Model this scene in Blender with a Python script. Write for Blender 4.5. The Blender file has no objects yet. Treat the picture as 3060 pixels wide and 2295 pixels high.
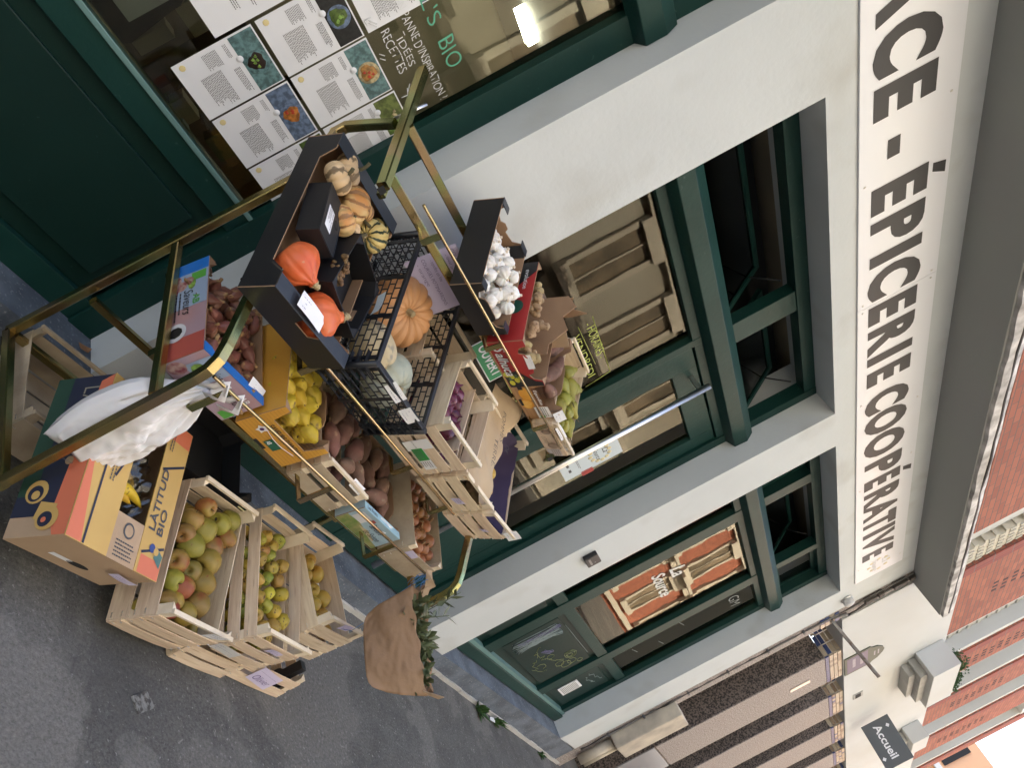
import bpy, math, random
from mathutils import Matrix, Vector, Euler, noise
R_ = math.radians
C = bpy.context.scene.collection
sc = bpy.context.scene
random.seed(7)

# ------------------------------------------------------------------ camera
YAW, PITCH, ROLL = 0.857309141, 0.0195256119, -1.0772628
f_ = Vector((math.sin(YAW)*math.cos(PITCH), math.cos(YAW)*math.cos(PITCH), -math.sin(PITCH)))
r0 = f_.cross(Vector((0, 0, 1))).normalized(); d0 = f_.cross(r0)
cr = math.cos(ROLL)*r0 + math.sin(ROLL)*d0
cd = -math.sin(ROLL)*r0 + math.cos(ROLL)*d0
cam = bpy.data.cameras.new('camera'); camo = bpy.data.objects.new('camera', cam); C.objects.link(camo)
camo.matrix_world = Matrix(((cr.x, -cd.x, -f_.x, 0.0), (cr.y, -cd.y, -f_.y, -2.52439508), (cr.z, -cd.z, -f_.z, 1.5806586), (0, 0, 0, 1)))
cam.sensor_width = 36; cam.lens = 2376.80861/3060*36; cam.clip_start = 0.05; cam.clip_end = 500
sc.camera = camo
# ------------------------------------------------------------------ light
SUN_EL, SUN_AZ = R_(42), R_(8)        # azimuth measured from +Y (north) clockwise
w = bpy.data.worlds.new('World'); sc.world = w; w.use_nodes = True
nt = w.node_tree; bg = nt.nodes['Background']
sky = nt.nodes.new('ShaderNodeTexSky'); sky.sky_type = 'NISHITA'; sky.sun_disc = False
sky.sun_elevation = SUN_EL; sky.sun_rotation = SUN_AZ; sky.air_density = 1.0; sky.dust_density = 4.0; sky.ozone_density = 1.0
nt.links.new(sky.outputs[0], bg.inputs[0]); bg.inputs[1].default_value = 0.15
sl = bpy.data.lights.new('sun', 'SUN'); sl.energy = 4.0; sl.angle = R_(0.6); sl.color = (1.0, 1.0, 0.965)
so = bpy.data.objects.new('sun', sl); C.objects.link(so)
sd = Vector((math.sin(SUN_AZ)*math.cos(SUN_EL), math.cos(SUN_AZ)*math.cos(SUN_EL), math.sin(SUN_EL)))
so.rotation_euler = sd.to_track_quat('Z', 'Y').to_euler(); so.location = (0, -6, 12)
sc.view_settings.view_transform = 'Standard'; sc.view_settings.look = 'None'
sc.view_settings.exposure = 2.5; sc.view_settings.gamma = 1
sc.cycles.max_bounces = 8; sc.cycles.transparent_max_bounces = 16

# ------------------------------------------------------------------ materials
MATS = {}
def mat(name, col, rough=0.6, metal=0.0, col2=None, nscale=8, nfac=1.0, bump=0.0, bscale=60, spec=0.5, coords='Object',
        stretch=None, rnd=0.0, hue=0.0, contrast=(0.35, 0.65), trans=0.0, sss=0.0, col3=None, n3=(30, .6, .7), detail=4):
    if name in MATS: return MATS[name]
    m = bpy.data.materials.new(name); m.use_nodes = True; t = m.node_tree; N = t.nodes; L = t.links
    p = N['Principled BSDF']; p.inputs['Roughness'].default_value = rough; p.inputs['Metallic'].default_value = metal
    p.inputs['Specular IOR Level'].default_value = spec
    if trans: p.inputs['Transmission Weight'].default_value = trans
    if sss: p.inputs['Subsurface Weight'].default_value = sss; p.inputs['Subsurface Radius'].default_value = (.02, .01, .005)
    tc = N.new('ShaderNodeTexCoord'); mp = N.new('ShaderNodeMapping'); L.new(tc.outputs[coords], mp.inputs[0])
    oi = N.new('ShaderNodeObjectInfo')
    if stretch: mp.inputs['Scale'].default_value = stretch
    cur = None
    def rgb(c):
        n = N.new('ShaderNodeRGB'); n.outputs[0].default_value = (*c, 1); return n.outputs[0]
    cur = rgb(col)
    if col2:
        no = N.new('ShaderNodeTexNoise'); no.noise_dimensions = '4D'; no.inputs['Scale'].default_value = nscale; no.inputs['Detail'].default_value = detail
        L.new(mp.outputs[0], no.inputs[0]); mu = N.new('ShaderNodeMath'); mu.operation = 'MULTIPLY'; mu.inputs[1].default_value = 37.0
        L.new(oi.outputs['Random'], mu.inputs[0]); L.new(mu.outputs[0], no.inputs['W'])
        mr = N.new('ShaderNodeMapRange'); mr.inputs[1].default_value = contrast[0]; mr.inputs[2].default_value = contrast[1]
        mr.inputs[4].default_value = nfac
        L.new(no.outputs[0], mr.inputs[0]); mx = N.new('ShaderNodeMix'); mx.data_type = 'RGBA'
        L.new(mr.outputs[0], mx.inputs[0]); L.new(cur, mx.inputs[6]); L.new(rgb(col2), mx.inputs[7]); cur = mx.outputs[2]
    if col3:
        no = N.new('ShaderNodeTexNoise'); no.inputs['Scale'].default_value = n3[0]; no.inputs['Detail'].default_value = 2
        L.new(mp.outputs[0], no.inputs[0]); mr = N.new('ShaderNodeMapRange'); mr.inputs[1].default_value = n3[1]; mr.inputs[2].default_value = n3[2]
        L.new(no.outputs[0], mr.inputs[0]); mx = N.new('ShaderNodeMix'); mx.data_type = 'RGBA'
        L.new(mr.outputs[0], mx.inputs[0]); L.new(cur, mx.inputs[6]); L.new(rgb(col3), mx.inputs[7]); cur = mx.outputs[2]
    if rnd or hue:
        hs = N.new('ShaderNodeHueSaturation'); L.new(cur, hs.inputs['Color'])
        mr = N.new('ShaderNodeMapRange'); mr.inputs[3].default_value = 1-rnd; mr.inputs[4].default_value = 1+rnd
        L.new(oi.outputs['Random'], mr.inputs[0]); L.new(mr.outputs[0], hs.inputs['Value'])
        fr = N.new('ShaderNodeMath'); fr.operation = 'MULTIPLY'; fr.inputs[1].default_value = 7.31; L.new(oi.outputs['Random'], fr.inputs[0])
        f2 = N.new('ShaderNodeMath'); f2.operation = 'FRACT'; L.new(fr.outputs[0], f2.inputs[0])
        mr = N.new('ShaderNodeMapRange'); mr.inputs[3].default_value = .5-hue; mr.inputs[4].default_value = .5+hue
        L.new(f2.outputs[0], mr.inputs[0]); L.new(mr.outputs[0], hs.inputs['Hue']); cur = hs.outputs[0]
    L.new(cur, p.inputs['Base Color'])
    if bump:
        nb = N.new('ShaderNodeTexNoise'); nb.inputs['Scale'].default_value = bscale; nb.inputs['Detail'].default_value = 5
        L.new(mp.outputs[0], nb.inputs[0]); b = N.new('ShaderNodeBump'); b.inputs['Strength'].default_value = bump; b.inputs['Distance'].default_value = 0.01
        L.new(nb.outputs[0], b.inputs['Height']); L.new(b.outputs[0], p.inputs['Normal'])
    MATS[name] = m; return m
def emit(name, col, s):
    m = bpy.data.materials.new(name); m.use_nodes = True; p = m.node_tree.nodes['Principled BSDF']
    p.inputs['Base Color'].default_value = (*col, 1); p.inputs['Emission Color'].default_value = (*col, 1); p.inputs['Emission Strength'].default_value = s
    return m
def glassmat(name, tint, refl=1.45, rough=0.0):
    m = bpy.data.materials.new(name); m.use_nodes = True; t = m.node_tree; N = t.nodes; L = t.links; N.clear()
    o = N.new('ShaderNodeOutputMaterial'); tr = N.new('ShaderNodeBsdfTransparent'); tr.inputs[0].default_value = (*tint, 1)
    gl = N.new('ShaderNodeBsdfGlossy'); gl.inputs['Roughness'].default_value = rough; gl.inputs[0].default_value = ((.92, .80, .62, 1) if 'shop' in name else (.9, .9, .88, 1))  # warm gloss tint puts tan reflections into the shop glass
    fr = N.new('ShaderNodeFresnel'); fr.inputs[0].default_value = refl
    tc = N.new('ShaderNodeTexCoord'); no = N.new('ShaderNodeTexNoise'); no.inputs['Scale'].default_value = 2.2; no.inputs['Detail'].default_value = 2; L.new(tc.outputs['Object'], no.inputs[0]); bu = N.new('ShaderNodeBump'); bu.inputs['Strength'].default_value = .05; bu.inputs['Distance'].default_value = .01; L.new(no.outputs[0], bu.inputs['Height']); L.new(bu.outputs[0], gl.inputs['Normal'])
    mx = N.new('ShaderNodeMixShader'); L.new(fr.outputs[0], mx.inputs[0]); L.new(tr.outputs[0], mx.inputs[1]); L.new(gl.outputs[0], mx.inputs[2])
    L.new(mx.outputs[0], o.inputs[0]); return m

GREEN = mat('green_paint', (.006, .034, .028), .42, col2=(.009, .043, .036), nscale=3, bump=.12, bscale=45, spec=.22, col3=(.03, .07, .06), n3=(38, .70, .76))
GREEN2 = mat('green_panel_shaded', (.004, .021, .017), .45, col2=(.006, .028, .023), nscale=2, bump=.06, bscale=30, spec=.25, col3=(.02, .05, .045), n3=(60, .72, .76))  # shade of the low panels worked into their already dark green
GRIME = None
WALL = mat('white_wall_paint', (.625, .655, .66), .75, col2=(.575, .605, .61), nscale=1.6, bump=.12, bscale=40, col3=(.50, .51, .49), n3=(2.6, .56, .80))
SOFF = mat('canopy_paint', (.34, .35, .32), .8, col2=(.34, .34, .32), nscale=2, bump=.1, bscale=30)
SIGNW = mat('sign_white', (.80, .81, .85), .35)
INK = mat('sign_black', (.022, .02, .023), .5)
PLINTH = mat('plinth_blue', (.13, .16, .20), .7, col2=(.075, .09, .12), nscale=5, bump=.35, bscale=70, col3=(.25, .27, .29), n3=(40, .60, .72), coords='Generated', stretch=(40, 3, 3))
PLINTH = mat('plinth_paint', (.14, .17, .21), .7, col2=(.07, .085, .11), nscale=7, bump=.35, bscale=70, col3=(.27, .29, .31), n3=(60, .60, .72))
WOOD = mat('crate_veneer', (.72, .59, .43), .7, col2=(.61, .47, .325), nscale=5, stretch=(1.3, 1.3, 16), bump=.15, bscale=30, rnd=.10, hue=.008, col3=(.50, .36, .235), n3=(7, .60, .74))
WOODL = mat('crate_rail_pine', (.80, .70, .54), .7, col2=(.70, .58, .42), nscale=14, bump=.1, bscale=80, rnd=.06)
WOODG = mat('weathered_crate_wood', (.50, .41, .29), .8, col2=(.37, .29, .20), nscale=9, bump=.2, bscale=70, rnd=.08)
CARD = mat('cardboard', (.33, .205, .12), .8, col2=(.29, .175, .10), nscale=9, bump=.08, bscale=120)
CARDL = mat('cardboard_light', (.44, .31, .20), .8, col2=(.40, .28, .175), nscale=6, bump=.08, bscale=100)
CARDB = mat('black_card', (.012, .012, .014), .5, bump=.05, bscale=150)
CARDBL = mat('black_card_skylit', (.028, .034, .046), .32)  # glossy black card, lightened bluish with sky light on the ledges
BLKP = mat('black_plastic', (.012, .013, .016), .38, bump=.05, bscale=60)
GOLD = mat('zinc_gold_metal', (.42, .34, .13), .27, 1.0, col2=(.48, .34, .20), nscale=4, bump=.04, bscale=40, contrast=(.45, .62), col3=(.33, .35, .15), n3=(5, .5, .62))
ROD = mat('brass_rod', (.60, .48, .22), .25, 1.0, col2=(.62, .43, .25), nscale=9)
STEEL = mat('steel', (.72, .69, .65), .32, 1.0)
PAPER = mat('paper', (.80, .80, .82), .6)
PAPERB = mat('blue_white_paper', (.60, .68, .72), .5)
LILAC = mat('lilac_paper', (.62, .56, .75), .6)
TXT = mat('print_grey', (.10, .10, .11), .6)
TXTV = mat('violet_ink', (.08, .05, .22), .6)
CHW = mat('chalk_white', (.75, .76, .76), .8)
CHG = mat('chalk_green', (.12, .42, .27), .8)
CHY = mat('chalk_yellow', (.55, .62, .16), .8)
GLASS = glassmat('shop_glass', (.80, .84, .80), 1.55)
GLASSD = glassmat('fanlight_glass_shaded', (.35, .37, .36), 1.6)  # dark tint stands in for the unlit space behind the fanlights
GRAN = mat('granite_side_shaded', (.22, .175, .145), .6, col2=(.04, .033, .028), nscale=60, bump=.3, bscale=90, contrast=(.42, .58), coords='Object', detail=2)  # darker copy of the granite, shade of the side faces in its colour
GRANL = mat('granite_front_lit', (.42, .37, .34), .6, col2=(.20, .17, .155), nscale=60, bump=.25, bscale=90, contrast=(.4, .6), detail=2)  # lighter copy of the same granite for the faces in the light
STUCCO = mat('cream_render', (.62, .63, .62), .85, col2=(.57, .565, .53), nscale=.7, bump=.1, bscale=15)
CONC = mat('weathered_concrete', (.52, .51, .48), .85, col2=(.38, .37, .34), nscale=4, bump=.3, bscale=25)
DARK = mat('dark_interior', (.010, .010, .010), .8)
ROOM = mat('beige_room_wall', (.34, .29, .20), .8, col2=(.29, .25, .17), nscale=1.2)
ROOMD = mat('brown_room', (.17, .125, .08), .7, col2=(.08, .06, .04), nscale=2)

def asphalt():
    m = bpy.data.materials.new('asphalt'); m.use_nodes = True; t = m.node_tree; N = t.nodes; L = t.links; p = N['Principled BSDF']
    tc = N.new('ShaderNodeTexCoord')
    def noi(s, d=4, dist=0.0, rough=.5):
        n = N.new('ShaderNodeTexNoise'); n.inputs['Scale'].default_value = s; n.inputs['Detail'].default_value = d; n.inputs['Distortion'].default_value = dist
        n.inputs['Roughness'].default_value = rough
        L.new(tc.outputs['Object'], n.inputs[0]); return n.outputs[0]
    def rng(s, a, b, lo=0, hi=1):
        n = N.new('ShaderNodeMapRange'); n.inputs[1].default_value = a; n.inputs[2].default_value = b; n.inputs[3].default_value = lo; n.inputs[4].default_value = hi; L.new(s, n.inputs[0]); return n.outputs[0]
    def mix(fac, a, b):
        n = N.new('ShaderNodeMix'); n.data_type = 'RGBA'; L.new(fac, n.inputs[0])
        for i, c in ((6, a), (7, b)):
            if isinstance(c, tuple): n.inputs[i].default_value = (*c, 1)
            else: L.new(c, n.inputs[i])
        return n.outputs[2]
    g = mix(rng(noi(75, 8, .2, .8), .36, .64), (.040, .040, .038), (.175, .173, .163))
    g = mix(rng(noi(14, 8, .4, .8), .42, .70, 0, .5), g, (.150, .147, .137))
    g = mix(rng(noi(3.2, 9, .4, .8), .44, .66, 0, .65), g, (.045, .045, .043))
    patch = rng(noi(.9, 9, .5, .6), .53, .56, 0, .85)
    g = mix(patch, g, mix(rng(noi(60, 8, .2, .85), .36, .64), (.085, .083, .078), (.225, .218, .202)))
    g = mix(rng(noi(16, 5, 1.2, .7), .635, .67), g, (.25, .25, .23))
    g = mix(rng(noi(60, 3), .655, .70), g, (.28, .28, .27))
    wv = N.new('ShaderNodeTexNoise'); wv.inputs['Scale'].default_value = 1.5; wv.inputs['Detail'].default_value = 6; wv.noise_type = 'RIDGED_MULTIFRACTAL'; L.new(tc.outputs['Object'], wv.inputs[0])
    g = mix(rng(noi(55, 5, .3, .7), .60, .70, 0, .8), g, (.030, .031, .032))
    g = mix(rng(wv.outputs[0], .0, .05, .0, .0), g, (.02, .02, .02))
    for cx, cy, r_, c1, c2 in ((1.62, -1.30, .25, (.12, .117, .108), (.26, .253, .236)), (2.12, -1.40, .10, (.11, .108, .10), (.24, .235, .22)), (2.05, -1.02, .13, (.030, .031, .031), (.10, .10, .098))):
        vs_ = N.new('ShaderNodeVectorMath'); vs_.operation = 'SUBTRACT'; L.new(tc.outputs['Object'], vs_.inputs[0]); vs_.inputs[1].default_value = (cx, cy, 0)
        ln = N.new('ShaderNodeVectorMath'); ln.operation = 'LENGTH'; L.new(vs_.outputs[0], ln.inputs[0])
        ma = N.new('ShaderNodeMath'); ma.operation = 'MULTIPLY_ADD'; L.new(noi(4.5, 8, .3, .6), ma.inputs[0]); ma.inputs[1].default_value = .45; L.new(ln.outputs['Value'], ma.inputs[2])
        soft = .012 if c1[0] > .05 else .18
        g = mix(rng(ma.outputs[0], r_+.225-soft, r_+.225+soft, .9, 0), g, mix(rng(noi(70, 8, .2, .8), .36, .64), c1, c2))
    L.new(g, p.inputs['Base Color']); p.inputs['Roughness'].default_value = .85
    b = N.new('ShaderNodeBump'); b.inputs['Strength'].default_value = .9; b.inputs['Distance'].default_value = .012; L.new(noi(80, 8, 0, .75), b.inputs['Height']); L.new(b.outputs[0], p.inputs['Normal'])
    return m
def brickmat(name, c1, c2, mortar, bw=.22, bh=.065):
    m = bpy.data.materials.new(name); m.use_nodes = True; t = m.node_tree; N = t.nodes; L = t.links; p = N['Principled BSDF']
    tc = N.new('ShaderNodeTexCoord'); sep = N.new('ShaderNodeSeparateXYZ'); L.new(tc.outputs['Object'], sep.inputs[0])
    ad = N.new('ShaderNodeMath'); ad.operation = 'ADD'; L.new(sep.outputs[0], ad.inputs[0]); L.new(sep.outputs[1], ad.inputs[1])
    cmb = N.new('ShaderNodeCombineXYZ'); L.new(ad.outputs[0], cmb.inputs[0]); L.new(sep.outputs[2], cmb.inputs[1])
    b = N.new('ShaderNodeTexBrick'); b.inputs['Scale'].default_value = 1; b.inputs['Brick Width'].default_value = bw; b.inputs['Row Height'].default_value = bh
    b.inputs['Mortar Size'].default_value = .005; b.inputs['Color1'].default_value = (*c1, 1); b.inputs['Color2'].default_value = (*c2, 1); b.inputs['Mortar'].default_value = (*mortar, 1)
    L.new(cmb.outputs[0], b.inputs[0]); L.new(b.outputs[0], p.inputs['Base Color']); p.inputs['Roughness'].default_value = .8
    bu = N.new('ShaderNodeBump'); bu.inputs['Strength'].default_value = .5; bu.invert = True; L.new(b.outputs[1], bu.inputs['Height']); L.new(bu.outputs[0], p.inputs['Normal'])
    return m
ASPH = asphalt()
BRICK = brickmat('red_brick', (.38, .125, .07), (.27, .085, .05), (.13, .09, .07))
BRICKD = brickmat('dark_red_brick', (.30, .065, .04), (.24, .055, .04), (.16, .13, .12), .065, .23)

# ------------------------------------------------------------------ mesh helpers
class MB:
    def __init__(s): s.v = []; s.f = []; s.m = []; s.sm = []
    def add(s, vs, fs, m=0, smooth=False):
        o = len(s.v); s.v += [tuple(v) for v in vs]; s.f += [tuple(i+o for i in f) for f in fs]; s.m += [m]*len(fs); s.sm += [smooth]*len(fs); return s
    def box(s, x0, x1, y0, y1, z0, z1, m=0, M=None):
        vs = [Vector((x, y, z)) for x in (x0, x1) for y in (y0, y1) for z in (z0, z1)]
        if M is not None: vs = [M @ v for v in vs]
        return s.add(vs, [(0, 1, 3, 2), (4, 6, 7, 5), (0, 4, 5, 1), (2, 3, 7, 6), (0, 2, 6, 4), (1, 5, 7, 3)], m)
    def quad(s, a, b, c, d, m=0): return s.add([a, b, c, d], [(0, 1, 2, 3)], m)
    def poly(s, pts, n, m=0, mi=None):
        """prism: polygon pts (3D) extruded by vector n"""
        n = Vector(n); k = len(pts); A = [Vector(p) for p in pts]; B = [p+n for p in A]
        s.add(A+B, [tuple(range(k-1, -1, -1))], m); o = len(s.v)-2*k
        s.f.append(tuple(o+k+i for i in range(k))); s.m.append(m if mi is None else mi); s.sm.append(False)
        for i in range(k):
            j = (i+1) % k; s.f.append((o+i, o+j, o+k+j, o+k+i)); s.m.append(m if mi is None else mi); s.sm.append(False)
        return s
    def sweep(s, path, prof, up=(0, 0, 1), m=0, smooth=False, cap=True):
        """sweep a closed 2D profile along a 3D path"""
        P = [Vector(p) for p in path]; k = len(prof); o = len(s.v); nP = len(P); up0 = Vector(up)
        for i, p in enumerate(P):
            a = (P[i]-P[i-1]).normalized() if i > 0 else (P[1]-P[0]).normalized()
            b = (P[i+1]-P[i]).normalized() if i < nP-1 else a
            t = (a+b).normalized(); sc_ = 1/max(.35, t.dot(a))
            sx = t.cross(up0)
            if sx.length < 1e-4: sx = t.cross(Vector((1, 0, 0)))
            sx.normalize(); sy = sx.cross(t).normalized()
            kk = sc_ if i not in (0, nP-1) else 1
            for (u, v_) in prof: s.v.append(tuple(p+sx*u+sy*v_*(kk if not smooth else 1)))
        for i in range(nP-1):
            for j in range(k):
                j2 = (j+1) % k; s.f.append((o+i*k+j, o+i*k+j2, o+(i+1)*k+j2, o+(i+1)*k+j)); s.m.append(m); s.sm.append(smooth)
        if cap:
            s.f.append(tuple(o+j for j in range(k-1, -1, -1))); s.f.append(tuple(o+(nP-1)*k+j for j in range(k))); s.m += [m, m]; s.sm += [False, False]
        return s
    def tube(s, path, w_=.03, up=(1, 0, 0), m=0, h_=None):
        a = w_/2; b = (h_ or w_)/2; c = .15*min(a, b)*1.5
        pr = [(a-c, -b), (a, -b+c), (a, b-c), (a-c, b), (-a+c, b), (-a, b-c), (-a, -b+c), (-a+c, -b)]
        return s.sweep(path, pr, up, m)
    def rod(s, path, r=.004, n=8, up=(0, 0, 1), m=0):
        return s.sweep(path, [(r*math.cos(2*math.pi*i/n), r*math.sin(2*math.pi*i/n)) for i in range(n)], up, m, True)
    def lathe(s, prof, n=24, m=0, fn=None, M=None):
        """prof: list (r,z) bottom to top; fn(theta, r, z)->(r,z)"""
        o = len(s.v); k = len(prof)
        for i in range(k):
            for j in range(n):
                th = 2*math.pi*j/n; r, z = prof[i]
                if fn: r, z = fn(th, r, z)
                v = Vector((r*math.cos(th), r*math.sin(th), z)); s.v.append(tuple(M @ v if M is not None else v))
        for i in range(k-1):
            for j in range(n):
                j2 = (j+1) % n; s.f.append((o+i*n+j, o+i*n+j2, o+(i+1)*n+j2, o+(i+1)*n+j)); s.m.append(m); s.sm.append(True)
        s.f.append(tuple(o+j for j in range(n-1, -1, -1))); s.f.append(tuple(o+(k-1)*n+j for j in range(n))); s.m += [m, m]; s.sm += [True, True]
        return s
    def mesh(s, name, mats):
        me = bpy.data.meshes.new(name); me.from_pydata(s.v, [], s.f)
        for m in (mats if isinstance(mats, (list, tuple)) else [mats]): me.materials.append(m)
        me.polygons.foreach_set('material_index', s.m); me.polygons.foreach_set('use_smooth', s.sm); me.update(); return me
    def obj(s, name, mats, parent=None, bevel=0):
        o = bpy.data.objects.new(name, s.mesh(name, mats)); C.objects.link(o)
        if parent: o.parent = parent
        if bevel:
            b = o.modifiers.new('bevel', 'BEVEL'); b.width = bevel; b.segments = 2; b.limit_method = 'ANGLE'
        return o
def tag(o, label=None, cat=None, group=None, kind=None):
    if label: o['label'] = label
    if cat: o['category'] = cat
    if group: o['group'] = group
    if kind: o['kind'] = kind
    return o
def thing(name, label, cat, M=(0, 0, 0), group=None):
    o = bpy.data.objects.new(name, None); C.objects.link(o); o.empty_display_size = .05
    o.matrix_world = M if isinstance(M, Matrix) else Matrix.Translation(M)
    return tag(o, label, cat, group)
def link_mesh(name, me, M=None, parent=None):
    o = bpy.data.objects.new(name, me); C.objects.link(o)
    if parent: o.parent = parent
    if M is not None: o.matrix_local = M
    return o
def pose(a):
    x, y, z, yaw, tilt, roll = a[:6]
    return Matrix.Translation((x, y, z)) @ Matrix.Rotation(yaw, 4, 'Z') @ Matrix.Rotation(tilt, 4, 'X') @ Matrix.Rotation(roll, 4, 'Y')
def frame(o, ux, uy):
    ux = Vector(ux).normalized(); uz = ux.cross(Vector(uy)).normalized(); uy = uz.cross(ux)
    return Matrix(((ux.x, uy.x, uz.x, o[0]), (ux.y, uy.y, uz.y, o[1]), (ux.z, uy.z, uz.z, o[2]), (0, 0, 0, 1)))
def facade(x, y, z): return frame((x, y, z), (1, 0, 0), (0, 0, 1))     # local x right, y up, z towards the street
def textmesh(s, m, bold=0.0, shear=0.0, depth=0.0, space=1.0, stroke=None):
    cu = bpy.data.curves.new('t', 'FONT'); cu.body = s; cu.offset = bold; cu.shear = shear; cu.extrude = depth; cu.space_character = space
    cu.size = 1; cu.resolution_u = 4
    o = bpy.data.objects.new('t', cu); C.objects.link(o); dg = bpy.context.evaluated_depsgraph_get(); dg.update()
    me = bpy.data.meshes.new_from_object(o.evaluated_get(dg)); bpy.data.objects.remove(o); bpy.data.curves.remove(cu)
    me.materials.clear(); me.materials.append(m); return me
def text(s, m, M, width=None, height=None, parent=None, name='lettering', bold=0.0, shear=0.0, fit=False, space=1.0, wave=0.0):
    """text whose lower left corner sits at M's origin, scaled to width and/or height"""
    me = textmesh(s, m, bold, shear, space=space)
    xs = [v.co.x for v in me.vertices]; ys = [v.co.y for v in me.vertices]
    if not xs: return None
    x0, y0 = min(xs), min(ys); W_, H_ = max(xs)-x0, max(ys)-y0
    if width and height: sx, sy = width/W_, height/H_
    elif width: sx = sy = width/W_
    else: sx = sy = height/H_
    for v in me.vertices:
        x, y = v.co.x-x0, v.co.y-y0
        if wave: y += wave*math.sin(x*2.3+len(s)); x += wave*.6*math.sin(y*5+x*1.7)
        v.co = (x*sx, y*sy, 0)
    me.name = name; return link_mesh(name, me, M, parent)
def scribble(s, w_, rows, rh, m_idx, M, seed=0, jag=True):
    """rows of word-like dashes"""
    rn = random.Random(seed)
    for r in range(rows):
        x = 0
        while x < w_*(.75+.25*rn.random()):
            l = rn.uniform(.02, .09)*w_+.002; l = min(l, w_-x)
            if l <= 0: break
            y = -r*rh
            s.add([M @ Vector(p) for p in ((x, y, 0), (x+l, y, 0), (x+l, y+rh*.38, 0), (x, y+rh*.38, 0))], [(0, 1, 2, 3)], m_idx); x += l+.012*w_+.001
# ------------------------------------------------------------------ setting
g = MB(); n = 60
xs = [-60+i*4.5 for i in range(61)]; ys = [-60, -30, -15, -8, -5, -3, -2, -1, -.2, 6]
g.add([(x, y, 0) for x in xs for y in ys], [(i*10+j, (i+1)*10+j, (i+1)*10+j+1, i*10+j+1) for i in range(60) for j in range(9)])
tag(g.obj('pavement', ASPH), kind='structure')
# low plinth the shop stands on: its painted top edge climbs to the right
def pl_z(x): return .15 if x < 5.1 else .15+(x-5.1)*.0325
b = MB(); xx = [-8, 1.5, 2.251, 4.697, 5.109, 6.4, 7.804, 8.27]
for a, c in zip(xx, xx[1:]):
    za, zc = pl_z(a), pl_z(c)
    b.add([(a, 0, -.1), (c, 0, -.1), (c, 0, zc), (a, 0, za), (a, .5, za), (c, .5, zc), (a, .5, -.1), (c, .5, -.1)], [(0, 1, 2, 3), (3, 2, 5, 4), (4, 5, 7, 6), (0, 3, 4, 6), (1, 7, 5, 2)])
sh = thing('grocery_building', 'white walled grocery shop front with green joinery under a long name board', 'building')
b.obj('plinth', PLINTH, sh)
b = MB(); rn = random.Random(3)
for i in range(60):
    x = -3+i*.19; h = .028+.01*rn.random(); b.box(x, x+.19, -.014-.008*rn.random(), -.001, -.02, h)
b.obj('plinth_footing', CONC, sh)
HEAD, YG = 3.236, .217
b = MB()
def pier(x0, x1, z0=None): b.box(x0, x1, 0, .42, z0 if z0 is not None else .16, HEAD)
b.box(1.72, 2.251, 0, .5, .152, HEAD)
b.add([(x, y, z) for x in (4.697, 5.109) for y in (0, .5) for z in (.147, HEAD)], [(0, 1, 3, 2), (4, 6, 7, 5), (0, 4, 5, 1), (2, 3, 7, 6), (0, 2, 6, 4), (1, 5, 7, 3)])
b.box(7.804, 8.27, 0, .5, .238, HEAD); b.box(-8, -1.0, 0, .5, .152, HEAD)
b.box(-8, 8.27, 0, .5, HEAD, 4.045)
b.box(-8, 8.27, .1, .5, 4.045, 4.7)
b.obj('wall', WALL, sh)
# canopy
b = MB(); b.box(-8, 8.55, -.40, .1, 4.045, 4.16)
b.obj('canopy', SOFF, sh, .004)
b = MB(); nn = 170; rn = random.Random(5)
for i in range(nn+1):
    x = -8+16.56*i/nn; a1 = .008*rn.random(); b.v += [(x, -.401, 4.052+a1), (x, -.425-a1, 4.056+a1), (x, -.432, 4.10+a1), (x, -.42, 4.165+a1), (x, -.33, 4.175+a1)]
for i in range(nn):
    for k in range(4): o = i*5+k; b.f.append((o, o+1, o+6, o+5)); b.m.append(0); b.sm.append(False)
b.obj('flaking_coping', mat('lime_white', (.74, .71, .68), .9, col2=(.30, .28, .26), nscale=7, bump=.5, bscale=30), sh)
b = MB(); rn = random.Random(5); pts = [(-8+.25*i, -.432+.01*rn.random(), 4.115+.02*rn.random()) for i in range(67)]
b.rod(pts, .011, 6); b.obj('cable', mat('cable_black', (.02, .02, .02), .5), sh)
# name board
bd = thing('shop_sign', 'long white name board with big black capital letters above the shop windows', 'sign', (0, 0, 0))
b = MB(); b.box(-.5, 3.766, -.012, -.001, 3.389, 3.885); b.box(3.769, 7.79, -.012, -.001, 3.389, 3.885); b.obj('board', SIGNW, bd)
LET = [('E', .55, .73), ('S', .80, 1.0), ('P', 1.06, 1.25), ('A', 1.79, 2.055), ('C', 2.075, 2.30), ('E', 2.341, 2.512), ('-', 2.647, 2.758), ('E', 2.908, 3.082), ('P', 3.133, 3.335), ('I', 3.379, 3.464),
       ('C', 3.50, 3.745), ('E', 3.791, 3.957), ('R', 4.008, 4.253), ('I', 4.275, 4.356), ('E', 4.431, 4.588), ('C', 4.70, 4.935), ('O', 4.945, 5.22), ('O', 5.235, 5.54),
       ('P', 5.598, 5.82), ('E', 5.862, 6.007), ('R', 6.074, 6.32), ('A', 6.30, 6.565), ('T', 6.55, 6.78), ('I', 6.815, 6.895), ('V', 6.91, 7.195), ('E', 7.236, 7.375)]
for ch, x0, x1 in LET:
    z0, z1 = (3.535, 3.60) if ch == '-' else (3.447, 3.774) if ch in 'CO' else (3.456, 3.766)
    text(ch, INK, facade(x0, -.0135, z0), x1-x0, z1-z0, bd, 'letter', bold=.052 if ch != '-' else 0)
for x in (2.97, 5.94):
    b = MB(); b.quad((x-.035, -.0135, 3.79), (x+.02, -.0135, 3.79), (x+.06, -.0135, 3.862), (x-.015, -.0135, 3.862)); b.obj('accent', INK, bd)
b = MB()
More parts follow.
